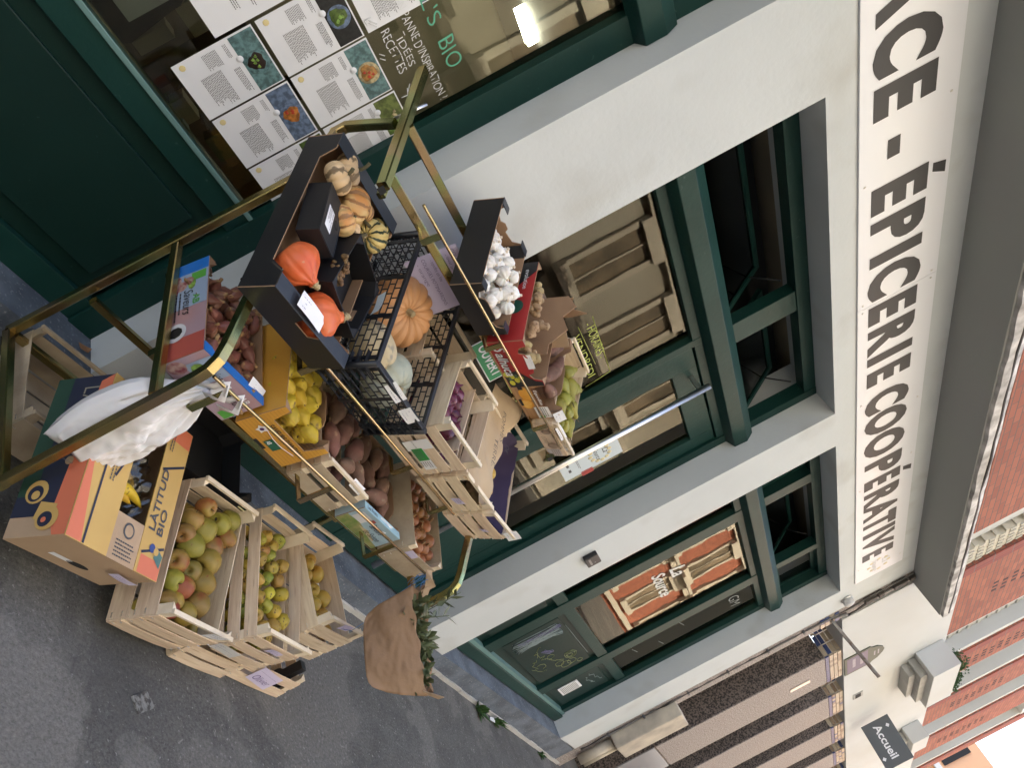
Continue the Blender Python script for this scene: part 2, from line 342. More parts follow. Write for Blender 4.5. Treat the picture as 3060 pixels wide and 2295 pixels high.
for x, z in ((2.56, 3.85), (2.86, 3.42), (3.74, 3.85), (3.80, 3.85), (3.735, 3.42), (3.80, 3.42), (5.0, 3.85), (4.75, 3.42), (5.75, 3.85), (5.95, 3.42), (7.5, 3.42), (7.6, 3.85)):
    b.lathe([(.007, 0), (.005, .003)], 10, M=facade(x, -.012, z))
b.obj('screw', STEEL, bd)
text('La', mat('pale_ink', (.62, .64, .66), .5), facade(7.50, -.0135, 3.66), .10, None, bd, 'logo_lettering', .01, .3)
text('Source', MATS['pale_ink'], facade(7.46, -.0135, 3.56), .24, None, bd, 'logo_lettering', .01, .3)
b = MB()
for i in range(8):
    a = i*math.pi/4; b.lathe([(.022, 0), (.014, .0006)], 10, M=facade(7.58+.11*math.cos(a), -.012, 3.63+.10*math.sin(a)))
b.obj('logo_leaves', mat('pale_yellow_ink', (.72, .64, .40), .5), bd)

# ------------------------------------------------------------------ joinery of the openings
def bars(parent, name, m, boxes, bev=.003):
    b = MB()
    for q_ in boxes: b.box(*q_)
    return b.obj(name, m, parent, bev)
def fanlight(parent, x0, x1, z0=2.75, z1=3.15, openk=True):
    """hopper light opened inwards, hinged at the bottom"""
    b = MB(); M = Matrix.Translation((0, YG+.055, z0)) @ Matrix.Rotation(R_(-32 if openk else 0), 4, 'X')
    t = .035; h = z1-z0
    b.box(x0, x1, 0, .03, 0, t, M=M); b.box(x0, x1, 0, .03, h-t, h, M=M); b.box(x0, x0+t, .001, .029, t, h-t, M=M); b.box(x1-t, x1, .001, .029, t, h-t, M=M)
    o = b.obj('hopper_sash', GREEN, parent)
    b = MB(); b.box(x0+t, x1-t, .012, .018, t, h-t, M=M); b.obj('pane', GLASSD, o)
    if openk:
        b = MB(); p0 = M @ Vector((x1-.03, .03, h*.7)); b.rod([p0, (x1-.015, YG+.09, z1-.03)], .005); p0 = M @ Vector((x0+.03, .03, h*.7)); b.rod([p0, (x0+.015, YG+.09, z1-.03)], .005)
        b.obj('stay', BLKP, o)
# --- left shop window
W1 = thing('shop_window', 'big green framed shop window with recipe sheets taped inside, beside the wide white pier', 'window')
bars(W1, 'frame', GREEN, [(1.60, 1.72, YG-.02, YG+.08, .15, 3.236), (-1, 1.60, YG-.01, YG+.07, .845, .955), (-1, 1.60, YG-.005, YG+.07, .15, .26), (-1.0, -.9, YG-.02, YG+.08, .15, 3.236), (-1, 1.6, YG-.02, YG+.08, 3.13, 3.236)])
b = MB(); b.sweep([(-.9, YG-.03, 2.64), (1.718, YG-.03, 2.64)], [(-.02, -.09), (.05, -.06), (.05, .03), (.02, .09), (-.02, .09)], (0, 0, 1)); b.obj('transom', GREEN, W1, .004)
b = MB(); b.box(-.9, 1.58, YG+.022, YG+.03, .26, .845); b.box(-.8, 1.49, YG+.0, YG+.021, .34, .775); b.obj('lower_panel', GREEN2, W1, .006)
bars(W1, 'sill_bead', mat('worn_green_edge', (.13, .24, .23), .4), [(-.9, 1.6, YG-.020, YG-.0105, .938, .957)])
b = MB(); b.box(-.9, 1.6, YG+.03, YG+.036, .957, 2.56); b.obj('pane', GLASS, W1)
fanlight(W1, .35, 1.58)
# recipe sheets inside the glass
COLS = dict(teal=(.15, .27, .27), dark=(.02, .02, .02), orange=(.55, .20, .04), green=(.10, .16, .03), blue=(.16, .22, .33), cream=(.55, .45, .25), burger=(.45, .22, .06), peas=(.16, .20, .05), choc=(.035, .02, .015), lime=(.25, .42, .08), red=(.5, .06, .03))
CM = {k: mat('print_'+k, v, .4, col2=tuple(c*.45 for c in v), nscale=60, contrast=(.4, .6)) for k, v in COLS.items()}
SH = [(1.010, 1.040, 'teal', 'choc', 'cake on a teal plate'), (1.227, 1.043, 'blue', 'orange', 'orange curry bowl'), (1.444, 1.046, 'green', 'cream', 'half hidden salad'),
      (1.010, 1.352, 'dark', 'green', 'dark dish of greens'), (1.227, 1.353, 'teal', 'burger', 'burger on a teal cloth'), (1.444, 1.356, 'peas', 'lime', 'green peas'),
      (.792, 1.65, 'cream', 'red', 'red soup'), (1.010, 1.665, 'blue', 'lime', 'lime dish')]
for i, (x, z, c1, c2, ds) in enumerate(SH):
    t = thing('recipe_sheet', 'white sheet with a photo of a %s, taped to the window' % ds, 'recipe sheet', facade(x, YG+.0285, z), 'recipe sheets taped inside the shop window')
    w_ = .21 if x < 1.44 else .155
    b = MB(); b.box(0, w_, 0, .297, -.0005, 0); b.obj('sheet', PAPER, t)
    b = MB(); b.quad((.006, .206, .0006), (w_-.004, .206, .0006), (w_-.004, .292, .0006), (.006, .292, .0006)); b.obj('photo', CM[c1], t)
    b = MB(); cx = .125 if w_ > .2 else .09; rn = random.Random(i)
    if c2 == 'lime' and c1 == 'peas':
        for k in range(40): b.lathe([(.006, 0), (.004, .0004)], 8, M=Matrix.Translation((rn.uniform(.10, w_-.012), rn.uniform(.212, .284), .0008)))
    else:
        b.lathe([(.040, 0), (.038, .0003)], 28, M=Matrix.Translation((cx-.01, .249, .0008)))
        b.lathe([(.029, 0), (.027, .0003)], 22, fn=lambda th, r, z_: (r*(1+.12*math.sin(3*th+i)+.07*math.sin(7*th)), z_), m=1, M=Matrix.Translation((cx-.012, .248, .0013)))
    b.obj('dish_picture', [{'choc': CM['teal'], 'green': CM['blue'], 'orange': CM['blue'], 'burger': CM['cream']}.get(c2, CM[c2]), CM[c2]], t)
    gb = MB(); rn2 = random.Random(i+30)
    for k in range(5): gb.lathe([(.006, 0), (.005, .0003)], 7, fn=lambda th, r, z_: (r*(1+.3*math.sin(3*th)), z_), M=Matrix.Translation((cx-.012+rn2.uniform(-.018, .018), .248+rn2.uniform(-.016, .016), .0018+k*.0001)))
    gb.obj('garnish_picture', CM[('lime', 'red', 'cream')[i % 3]], t)
    b = MB(); b.lathe([(.012, 0), (.0118, .0003)], 20, M=Matrix.Translation((cx-.045, .205, .0022))); b.obj('round_logo', PAPER, t)
    b = MB(); scribble(b, .09, 5, .0048, 0, Matrix.Translation((.10, .188, .001)), i); scribble(b, .115, 16, .0048, 0, Matrix.Translation((.08, .128, .001)), i+50)
    scribble(b, .055, 11, .0048, 0, Matrix.Translation((.016, .150, .001)), i+90); scribble(b, .05, 3, .0048, 0, Matrix.Translation((.016, .188, .001)), i+70)
    b.obj('printed_text', TXT, t)
    b = MB(); b.lathe([(.011, 0), (.010, .0003)], 8, M=Matrix.Translation((.02, .03, .001))); b.obj('leaf_mark', mat('mark_yellow', (.75, .62, .30), .6), t)
t = thing('blank_sheet', 'large blank white sheet taped inside the window left of the recipe sheets', 'sheet', facade(.72, YG+.0285, 1.215))
b = MB(); b.box(0, .278, 0, .40, -.0005, 0); b.obj('sheet', PAPER, t); b = MB(); scribble(b, .05, 3, .007, 0, Matrix.Translation((.19, .12, .001)), 5); scribble(b, .04, 2, .007, 0, Matrix.Translation((.21, .17, .001)), 6); b.obj('printed_text', TXT, t)
# writing on the glass
wr = thing('window_writing', 'white and green handwriting on the glass of the recipe window', 'writing')
YT = YG+.0265
for s_, x, z, w_, m_ in (('EN PANNE D\'INSPIRATION ?', 1.165, 1.79, .40, CHW), ('RECETTES', 1.235, 1.70, .165, CHW), ('IDÉES', 1.285, 1.742, .11, CHW), ('BIO', 1.36, 1.87, .115, CHG), ("L'S", 1.20, 1.87, .10, CHG)):
    text(s_, m_, facade(x, YT, z), w_, {'BIO': .062, "L'S": .055}.get(s_, .033), wr, bold=-.012 if m_ is CHW else -.01, shear=-.05, wave=.05)
b = MB()
for x0, z0, x1, z1 in ((1.175, 1.70, 1.175, 1.672), (1.175, 1.672, 1.195, 1.672), (1.18, 1.685, 1.205, 1.705), (1.187, 1.68, 1.213, 1.70), (1.46, 1.70, 1.485, 1.69), (1.485, 1.69, 1.482, 1.665), (1.45, 1.715, 1.475, 1.695), (1.27, 1.775, 1.285, 1.775), (1.30, 1.665, 1.315, 1.68), (1.315, 1.66, 1.33, 1.675)):
    b.rod([(x0, YT, z0), (x1, YT-.0001, z1)], .0016, 5)
b.obj('chalk_stroke', CHW, wr)
t = MB(); t.box(1.605, 1.632, YG+.0275, YG+.029, 1.72, 1.88); tag(t.obj('tape_strip', mat('yellow_tape', (.30, .25, .06), .5)), 'strip of yellowed tape on the glass at the pier edge of the recipe window', 'tape')
# --- doorway
W2 = thing('shop_entrance', 'green shop entrance with a fixed glass side light and a glass door', 'door')
bars(W2, 'frame', GREEN, [(2.253, 2.33, YG-.02, YG+.08, .151, 3.235), (4.62, 4.696, YG-.02, YG+.08, .151, 3.235), (3.56, 3.615, YG-.015, YG+.08, .151, 2.56), (3.615, 3.785, YG-.005, YG+.075, 2.72, 3.15), (2.33, 4.62, YG-.015, YG+.08, 3.15, 3.235), (2.33, 4.62, YG-.012, YG+.07, 2.50, 2.56), (2.33, 3.56, YG-.01, YG+.07, .151, .30), (2.33, 3.56, YG-.01, YG+.07, .86, .96)])
b = MB(); b.sweep([(2.255, YG-.035, 2.64), (4.694, YG-.035, 2.64)], [(-.02, -.09), (.055, -.06), (.06, .03), (.02, .09), (-.02, .09)], (0, 0, 1)); b.obj('transom', GREEN, W2, .004)
b = MB(); b.box(2.33, 3.56, YG+.03, YG+.036, .96, 2.50); b.obj('pane', GLASS, W2)
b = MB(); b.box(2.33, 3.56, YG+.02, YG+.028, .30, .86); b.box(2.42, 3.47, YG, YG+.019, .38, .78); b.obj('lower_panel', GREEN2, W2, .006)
fanlight(W2, 2.34, 3.60); fanlight(W2, 3.80, 4.61)
d_ = bars(W2, 'door', GREEN, [(3.62, 3.80, YG+.0, YG+.06, .17, 2.49), (4.50, 4.615, YG+.0, YG+.06, .17, 2.49), (3.80, 4.50, YG+.001, YG+.059, 2.33, 2.49), (3.80, 4.50, YG+.001, YG+.059, .17, .95), (3.86, 4.44, YG-.006, YG+.0, .26, .86)])
b = MB(); b.box(3.80, 4.50, YG+.03, YG+.036, .95, 2.33); b.obj('pane', GLASS, d_)
b = MB(); b.rod([(3.88, .10, .26), (3.88, .10, 2.50)], .019, 14)
for z in (.33, 2.44): b.tube([(3.88, .10, z), (3.88, YG, z)], .028, (0, 0, 1))
b.obj('door_handle', STEEL, d_)
# notices on the door and side light
t = thing('logo_notice', 'pale blue shop notice with a leaf wreath logo taped to the glass door', 'notice', facade(4.02, YG-.004, 1.49))
b = MB(); b.box(0, .215, 0, .405, -.0006, 0); b.obj('sheet', PAPERB, t)
text('La', INK, Matrix.Translation((.075, .29, .001)), .05, None, t, 'lettering', 0, .3); text('Source', INK, Matrix.Translation((.045, .235, .001)), .125, None, t, 'lettering', 0, .3)
b = MB()
for i in range(12):
    a = i*math.pi/6; b.lathe([(.016, 0), (.010, .0003)], 8, M=Matrix.Translation((.107+.075*math.cos(a), .27+.065*math.sin(a), .0006)))
b.obj('wreath', mat('straw_ink', (.68, .60, .36), .6), t)
b = MB()
for x in (.06, .12): b.box(x, x+.03, .045, .062, .0005, .001)
scribble(b, .12, 2, .008, 0, Matrix.Translation((.05, .12, .001)), 3); b.obj('small_print', TXT, t)
tt = MB(); tt.box(4.22, 4.27, YG-.004, YG-.003, 1.60, 1.68); tag(tt.obj('red_sticker', mat('red_sticker', (.35, .02, .02), .4)), 'small red sticker on the door glass beside the logo notice', 'sticker')
t = thing('open_sign', 'green and white OUVERT sign hanging behind the side light glass', 'sign', facade(2.80, YG+.026, 1.405) @ Matrix.Rotation(R_(-1), 4, 'Z'))
b = MB(); b.box(0, .30, 0, .115, -.002, 0); b.box(.006, .294, .006, .109, 0, .0006, 1); b.obj('plate', [PAPER, mat('sign_green', (.02, .26, .09), .4)], t)
text('OUVERT', PAPER, Matrix.Translation((.03, .03, .0015)), .245, .055, t, 'lettering', .02)
wr = thing('opening_hours_writing', 'yellow chalk writing of the opening hours on the side light glass', 'writing')
text('- HORAIRES -', CHY, facade(3.06, YT, 1.975), .30, .05, wr, bold=-.01, wave=.03); text('VENDREDI', CHY, facade(3.10, YT, 1.885), .36, .045, wr, bold=-.01, wave=.03); text('MERCREDI', CHY, facade(2.92, YT, 1.80), .36, .045, wr, bold=-.01, wave=.03)
b = MB()
for x0, z0, x1, z1 in ((3.03, 2.03, 3.50, 2.01), (3.50, 2.01, 3.52, 1.85), (3.05, 1.94, 3.38, 1.95), (2.95, 1.48, 3.40, 1.47), (3.4, 1.47, 3.42, 1.62)): b.rod([(x0, YT, z0), (x1, YT-.0001, z1)], .0015, 5)
b.obj('chalk_stroke', CHY, wr)
# --- right window
W3 = thing('tall_window', 'tall green framed window with chalk drawings on its lower panel, right of the door', 'window')
bars(W3, 'frame', GREEN, [(5.11, 5.19, YG-.02, YG+.08, .16, 3.235), (7.715, 7.803, YG-.02, YG+.08, .24, 3.235), (5.715, 5.865, YG-.02, YG+.075, .29, 2.60), (6.995, 7.135, YG-.02, YG+.075, .29, 2.60),
     (5.19, 7.715, YG-.012, YG+.07, .96, 1.055), (5.19, 7.715, YG-.012, YG+.07, 3.15, 3.235), (5.19, 7.715, YG-.014, YG+.07, 2.50, 2.57), (5.72, 5.85, YG-.02, YG+.07, 2.70, 3.15), (7.0, 7.10, YG-.02, YG+.07, 2.70, 3.15)])
b = MB(); b.sweep([(5.112, YG-.035, 2.64), (7.80, YG-.035, 2.64)], [(-.02, -.09), (.055, -.06), (.06, .03), (.02, .09), (-.02, .09)], (0, 0, 1)); b.obj('transom', GREEN, W3, .004)
b = MB(); b.add([(x, y, z) for x, zz in ((5.112, .16), (7.80, .245)) for y in (YG-.05, YG+.05) for z in (zz, zz+.095)], [(0, 1, 3, 2), (4, 6, 7, 5), (0, 4, 5, 1), (2, 3, 7, 6), (0, 2, 6, 4), (1, 5, 7, 3)]); b.obj('bottom_rail', GREEN, W3, .004)
b = MB(); b.add([(x, y, z) for x, zz in ((5.112, .255), (7.80, .335)) for y in (YG-.03, YG+.05) for z in (zz+.001, zz+.035)], [(0, 1, 3, 2), (4, 6, 7, 5), (0, 4, 5, 1), (2, 3, 7, 6), (0, 2, 6, 4), (1, 5, 7, 3)]); b.obj('weather_bead', MATS['worn_green_edge'], W3)
for x0, x1 in ((5.19, 5.715), (5.865, 6.995), (7.135, 7.715)):
    b = MB(); b.box(x0, x1, YG+.03, YG+.036, 1.055, 2.50); b.obj('pane', GLASS, W3)
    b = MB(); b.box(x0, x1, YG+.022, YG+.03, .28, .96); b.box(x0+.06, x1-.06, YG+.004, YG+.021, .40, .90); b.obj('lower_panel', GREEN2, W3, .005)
fanlight(W3, 5.86, 6.99); fanlight(W3, 5.2, 5.71, openk=False); fanlight(W3, 7.11, 7.71, openk=False)
# chalk drawing
wr = thing('chalk_drawing', 'children\'s chalk drawing on the green panel under the tall window', 'drawing')
YC = YG+.0015; rn = random.Random(11)
CHF = mat('faint_chalk', (.30, .36, .36), .9); CHYF = mat('faint_yellow_chalk', (.32, .36, .17), .9)
def chalk(m_, strokes, r=.002):
    b = MB()
    for st in strokes: b.rod([(x, YC-.0006*rn.random(), z) for x, z in st], r, 4)
    b.obj('chalk_stroke', m_, wr)
def wob(x0, z0, x1, z1, n_=9, a=.012): return [(x0+(x1-x0)*i/(n_-1)+rn.uniform(-a, a), z0+(z1-z0)*i/(n_-1)+rn.uniform(-a, a)) for i in range(n_)]
chalk(CHF, [wob(5.98+rn.uniform(0, .22), .44+rn.uniform(0, .06), 5.98+rn.uniform(.0, .25), .86, 9, .006) for _ in range(26)], .0022)
chalk(mat('violet_chalk', (.22, .20, .34), .9), [wob(6.02+.012*i, .5, 6.03+.012*i, .88, 9, .006) for i in range(6)]+[wob(6.35, .60+.01*i, 6.45, .66+.01*i, 5, .012) for i in range(5)], .002)
sp = lambda cx, cz, r, t0=0, t1=6.28, k=16: [(cx+r*math.cos(t0+(t1-t0)*i/k)*rn.uniform(.9, 1.1), cz+r*.8*math.sin(t0+(t1-t0)*i/k)*rn.uniform(.9, 1.1)) for i in range(k+1)]
chalk(CHYF, [sp(6.66, .79, .07), sp(6.66, .79, .05), sp(6.67, .78, .03), sp(6.80, .76, .05), sp(6.81, .70, .06), sp(6.74, .66, .05), wob(6.3, .55, 6.55, .60, 9, .03), wob(6.55, .60, 6.70, .72, 9, .02), wob(6.45, .50, 6.62, .47, 9, .03), wob(6.60, .42, 6.75, .55, 9, .02), sp(6.52, .64, .04), wob(6.24, .62, 6.42, .56, 8, .02), sp(6.62, .52, .05, 0, 4), sp(6.86, .82, .03)], .002)
chalk(CHF, [wob(5.35, .6, 5.45, .8, 7, .04), wob(5.42, .55, 5.5, .62, 6, .03), sp(5.40, .87, .03), wob(7.25, .80, 7.5, .86, 10, .02), wob(7.3, .74, 7.5, .78, 8, .02), wob(6.1, .91, 6.8, .915, 5, .003)], .0022)
t = thing('vent_grille', 'small white slatted vent in the right-hand lower panel of the tall window', 'vent', facade(7.24, YG+.003, .475))
b = MB(); b.box(0, .19, 0, .20, 0, .008); b.obj('frame', PAPER, t, .001)
b = MB()
for i in range(12): b.box(.02, .17, .022+i*.0135, .028+i*.0135, .0085, .012)
b.obj('slat', mat('grille_grey', (.35, .36, .37), .5), t)
wr = thing('glass_lettering', 'white shop name lettering stuck on the tall window glass', 'lettering')
LW = mat('vinyl_white', (.70, .72, .70), .5)
text('La', LW, facade(6.16, YT, 1.86), .17, None, wr, bold=.02, shear=.3); text('Source', LW, facade(6.12, YT, 1.70), .46, None, wr, bold=.02, shear=.3)
text('GM', mat('graffiti_white', (.35, .38, .37), .9), facade(7.30, YT, 2.25), .22, None, wr, bold=-.01, shear=.2)
b = MB()
for x0, z0 in ((7.3, 1.25), (7.42, 1.5), (7.25, 1.75)): b.rod([(x0, YT, z0), (x0+.11, YT, z0+.03)], .003, 5)
b.obj('chalk_stroke', CHF, wr)
# room behind the glass
rm = thing('shop_interior', 'dim beige shop room seen through the windows', 'room')
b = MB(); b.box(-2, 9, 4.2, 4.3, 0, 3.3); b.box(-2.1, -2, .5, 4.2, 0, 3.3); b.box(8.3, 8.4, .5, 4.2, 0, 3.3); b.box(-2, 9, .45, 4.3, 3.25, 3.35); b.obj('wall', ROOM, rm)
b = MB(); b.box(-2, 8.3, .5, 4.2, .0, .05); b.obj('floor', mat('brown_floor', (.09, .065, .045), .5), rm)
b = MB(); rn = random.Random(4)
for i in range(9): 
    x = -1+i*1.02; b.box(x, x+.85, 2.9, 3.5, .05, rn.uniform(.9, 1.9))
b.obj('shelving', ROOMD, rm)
b = MB()
for i in range(170):
    x = rn.uniform(-1, 8); y = rn.uniform(.6, 2.6); h = rn.uniform(.05, .22); z = rn.choice((.5, .55, .9, 1.25)); b.box(x, x+rn.uniform(.05, .2), y, y+.12, z, z+h, rn.randrange(4))
b.obj('stock', [mat('stock_beige', (.40, .34, .22), .6), mat('stock_brown', (.12, .08, .05), .6), mat('stock_grey', (.25, .26, .24), .6), mat('stock_olive', (.10, .12, .05), .6)], rm)
b = MB(); b.box(-1, 8, .55, 1.3, .05, .50); b.obj('counter', ROOMD, rm)
b = MB(); b.box(1.8, 8.2, .62, 4.1, 2.84, 3.2); b.obj('fanlight_dark_box', DARK, rm)  # dark box added behind the fanlights to keep them from looking lit
b = MB(); b.box(2.80, 3.07, 2.97, 3.05, 2.76, 2.84); b.box(5.0, 6.2, 2.2, 2.27, 3.12, 3.19); b.obj('ceiling_lamp', emit('lamp_white', (1.0, .93, .74), 12), rm)
for i_, (x0, x1, z0, z1, c_, lb_) in enumerate(((2.60, 3.12, 1.95, 2.45, (.34, .22, .12), 'brown panel high inside the side light'), (3.02, 3.52, 1.62, 2.06, (.40, .31, .19), 'tan panel inside the side light beside the opening hours'), (6.02, 6.60, 1.58, 2.02, (.50, .40, .26), 'tan paper sheet behind the lettering on the tall window'))):  # first two are plain brown and tan panels set behind the glass
    b = MB(); b.box(x0, x1, YG+.075+.01*i_, YG+.078+.01*i_, z0, z1); tag(b.obj('inner_panel', mat('inner_sheet_%d' % i_, c_, .8, col2=tuple(k*.8 for k in c_), nscale=2)), lb_, 'paper')
jk = MB(); rn = random.Random(2)
jk.lathe([(.03, 0), (.10, .02), (.13, .2), (.11, .42), (.06, .52), (.02, .55)], 20, fn=lambda th, r, z: (r*(1+.15*math.sin(3*th+z*9)), z), M=Matrix.Translation((.86, .62, .72)))
jk.box(.80, .90, .45, .62, .98, 1.35, 1)
tag(jk.obj('apron', [mat('dark_cloth', (.01, .01, .014), .9), mat('grey_cloth', (.45, .46, .47), .9)]), 'dark apron and pale cloth hanging inside beside the recipe sheets', 'apron')

# small things on the walls
t = thing('wall_box', 'small black bell box on the white pier right of the door', 'box', facade(4.80, 0, 1.342)); b = MB(); b.box(0, .125, 0, .10, 0, .035); b.obj('case', BLKP, t, .006)
b = MB(); b.box(.02, .10, .025, .04, .0355, .037); b.lathe([(.006, 0), (.004, .002)], 10, M=Matrix.Translation((.085, .06, .0352))); b.obj('button', mat('grey_plastic', (.2, .2, .2), .4), t)
t = thing('wall_light', 'small round grey lamp on the wall beneath the end of the name board', 'lamp', facade(8.08, 0, 3.30)); b = MB(); b.lathe([(.055, 0), (.055, .05), (.045, .065), (.01, .07)], 20); b.obj('case', mat('grey_cover', (.55, .55, .55), .5), t)
b = MB(); b.lathe([(.062, 0), (.062, .012)], 20, M=Matrix.Translation((0, 0, .0005))); b.obj('backplate', STEEL, t)
pc = thing('drain_and_cables', 'weathered cable run and junction boxes down the edge of the white wall', 'cable')
b = MB(); rn = random.Random(8)
b.rod([(8.33+.012*rn.uniform(-1, 1), -.015, .3+i*.16) for i in range(24)], .011, 7); b.rod([(8.37, -.012, 3.12), (8.42, -.02, 3.28), (8.48, -.02, 3.3), (8.46, -.02, 3.45), (8.38, -.02, 3.6), (8.36, -.02, 4.04)], .014, 7)
b.rod([(8.30, -.02, 3.4), (8.28, -.02, 3.75), (8.24, -.03, 4.03)], .008, 6); b.obj('cable', mat('cable_grey', (.16, .15, .14), .7), pc)
b = MB()
for z, h in ((3.48, .13), (3.63, .06), (3.80, .15), (3.98, .055)): b = MB(); b.box(8.29, 8.37, -.055, -.001, z, z+h); b.obj('junction_box', mat('box_dark', (.07, .06, .05), .7), pc, .006)
b = MB()
for z in (.6, 1.0, 1.5, 1.95, 2.4, 2.8): b.box(8.305, 8.36, -.03, -.0, z, z+.02)
b.obj('clip', mat('clip_dark', (.1, .1, .1), .6), pc)
t = thing('meter_box', 'tall narrow cream meter box with pipes on the corner of the shop wall', 'box', facade(8.36, 0, .62)); b = MB(); b.box(0, .42, 0, .74, 0, .16); b.obj('case', mat('stained_cream', (.60, .53, .42), .6, col2=(.38, .33, .27), nscale=5, bump=.1), t, .012)
b = MB(); b.rod([(.1, -.02, .06), (.1, -.4, .06)], .05, 14, (1, 0, 0)); b.rod([(.27, -.02, .06), (.27, -.4, .06)], .035, 12, (1, 0, 0)); b.obj('pipe', MATS['stained_cream'], t)
t = thing('rusty_flagpole', 'thin rusty metal bar sticking out from the wall past the shop', 'pole'); b = MB(); b.tube([(8.40, -.02, 3.12), (8.62, -.62, 3.22)], .032, (0, 0, 1)); b.obj('bar', mat('rust', (.17, .12, .09), .8, col2=(.34, .33, .31), nscale=12, bump=.3), t)
# weeds at the foot of the plinth
def weed(x, s_, lb):
    b = MB(); rn = random.Random(int(x*100))
    for i in range(26):
        a = rn.uniform(0, 6.28); l = rn.uniform(.04, .11)*s_; e = rn.uniform(.2, 1.2); c = Vector((rn.uniform(-.06, .06), -.05+rn.uniform(-.02, .02), .0))
        d1 = Vector((math.cos(a)*math.cos(e), -abs(math.sin(a))*math.cos(e), math.sin(e))); s1 = d1.cross(Vector((0, 0, 1))).normalized()*l*.16
        b.add([c, c+d1*l*.5+s1, c+d1*l-Vector((0, 0, l*.15)), c+d1*l*.5-s1], [(0, 1, 2, 3)])
    o = b.obj('weed', mat('weed_leaf', (.045, .10, .025), .6, rnd=.3)); o.location = (x, 0, 0); tag(o, lb, 'weed', 'weeds along the foot of the plinth')
weed(6.12, 1.4, 'first and biggest weed tuft at the foot of the blue plinth'); weed(6.50, 1.5, 'second weed tuft at the plinth foot, beside a scrap of litter'); weed(7.75, .8, 'small weed at the plinth foot below the chalk panel'); weed(8.7, 1.3, 'weed tuft at the far end of the blue plinth')
b = MB(); b.add([(6.38, -.07, .004), (6.44, -.09, .02), (6.46, -.05, .03), (6.40, -.04, .01)], [(0, 1, 2, 3)]); tag(b.obj('paper_scrap', PAPER), 'crumpled white scrap beside the second weed tuft', 'litter')
b = MB(); b.add([(1.66, .09, .156), (1.69, .08, .164), (1.70, .105, .175), (1.68, .11, .165), (1.65, .115, .157)], [(0, 1, 2, 3, 4)]); tag(b.obj('dry_leaf', mat('dry_leaf', (.22, .11, .05), .8)), 'curled dry brown leaf on the blue ledge behind the rack', 'leaf')
b = MB(); b.box(-.045, .045, -.03, .03, .0005, .0035); 
for i in range(5): b.box(-.045+.02*i, -.036+.02*i, -.03, .03, .0036, .006)
o = b.obj('metal_survey_plate', mat('worn_iron', (.07, .065, .06), .6, col2=(.22, .22, .21), nscale=60, contrast=(.45, .55))); o.location = (2.13, -1.13, 0); o.rotation_euler = (0, 0, .5); tag(o, 'small worn ribbed iron plate set in the asphalt in front of the crates', 'plate')

# ------------------------------------------------------------------ neighbouring building
nb = thing('office_building', 'building past the shop: cream band and red brick floors over speckled granite piers', 'building')
b = MB(); b.box(8.55, 20.4, -.02, .6, 3.235, 4.68); b.obj('fascia', STUCCO, nb)
b = MB()
for i in range(7):
    x0 = 9.54+i*1.62; x1 = x0+.95
    if i == 0: b.box(8.275, 8.53, 0, .7, 0, 4.04, 1)
    b.box(x0, x1, .012, .8, 0, 3.02, 0); b.box(x0+.0, x1, .0, .0115, .9, 3.02, 1); b.box(x0, x1, .0, .0115, 0, .88, 2)
b.box(8.53, 20.4, .9, 1.0, 0, 3.235, 3)
b.obj('pier', [GRAN, GRANL, mat('polished_granite', (.27, .26, .26), .25), DARK], nb)
b = MB(); rn = random.Random(9)
for i in range(5):
    x0 = 9.54+i*1.62
    for k in range(11):
        for r in range(4): b.box(x0+k*.0864, x0+k*.0864+.078, -.003, .012, 3.025+r*.052, 3.069+r*.052, 0 if (r in (0,) or rn.random() < .05) else rn.choice((1, 1, 2)))
        if i == 0:
            pass
    for k in range(6):
        for r in range(4): b.box(x0-.012, x0, .02+k*.125, .13+k*.125, 3.025+r*.052, 3.069+r*.052, rn.choice((0, 1, 1, 2)))
for k in range(2):
    for r in range(4): b.box(8.30+k*.11, 8.40+k*.11, -.012, 0, 3.0+r*.055, 3.045+r*.055, rn.choice((0, 1, 2)))
b.obj('mosaic_band', [mat('blue_tile', (.06, .09, .22), .3), mat('cream_tile', (.52, .44, .33), .3), mat('tan_tile', (.32, .24, .17), .3)], nb)
# brick storeys with window bays
b = MB(); cb = MB(); lat = MB(); sh_ = MB()
OPEN = [(11.15, 12.35), (13.4, 14.6), (15.9, 17.1), (18.6, 19.8)]
xs_ = 9.02
for x0, x1 in OPEN+[(20.4, 20.41)]:
    b.box(xs_, x0, -.001, .5, 4.68, 14, 0); b.box(xs_, xs_+.22, -.012, -.0015, 4.70, 14, 1)
    xs_ = x1
b.box(-8, 8.2, .02, .5, 4.72, 14, 0)
b.obj('brick_wall', [BRICK, BRICKD], nb)
for k, (x0, x1) in enumerate(OPEN):
    for fl in range(3):
        z0 = 4.69+fl*3.0
        cb = MB(); sh_ = MB(); cb.box(x0, x0+.12, .02, .32, z0, z0+2.6); cb.box(x1-.12, x1, .02, .32, z0, z0+2.6); cb.box(x0, x1, .005, .5, z0+2.6, z0+3.0)
        for s_ in range(34): sh_.box(x0+.12, x1-.12, .20+.01*(s_ % 2), .24, z0+.075*s_, z0+.075*s_+.055)
        sh_.box(x0+.12, x1-.12, .245, .30, z0, z0+2.6)
        wo = cb.obj('window_surround', STUCCO, nb); sh_.obj('roller_shutter', mat('shutter_grey', (.50, .49, .44), .7, col2=(.40, .39, .35), nscale=5), wo)
ck = MB()
for x_ in (10.0, 12.85, 15.2, 17.8):
    for r in range(16):
        for k in range(3): ck.box(x_+k*.12+(.06 if r % 2 else 0), x_+k*.12+(.06 if r % 2 else 0)+.05, -.004, -.0012, 5.2+r*.13+int(r/8)*.9, 5.26+r*.13+int(r/8)*.9)
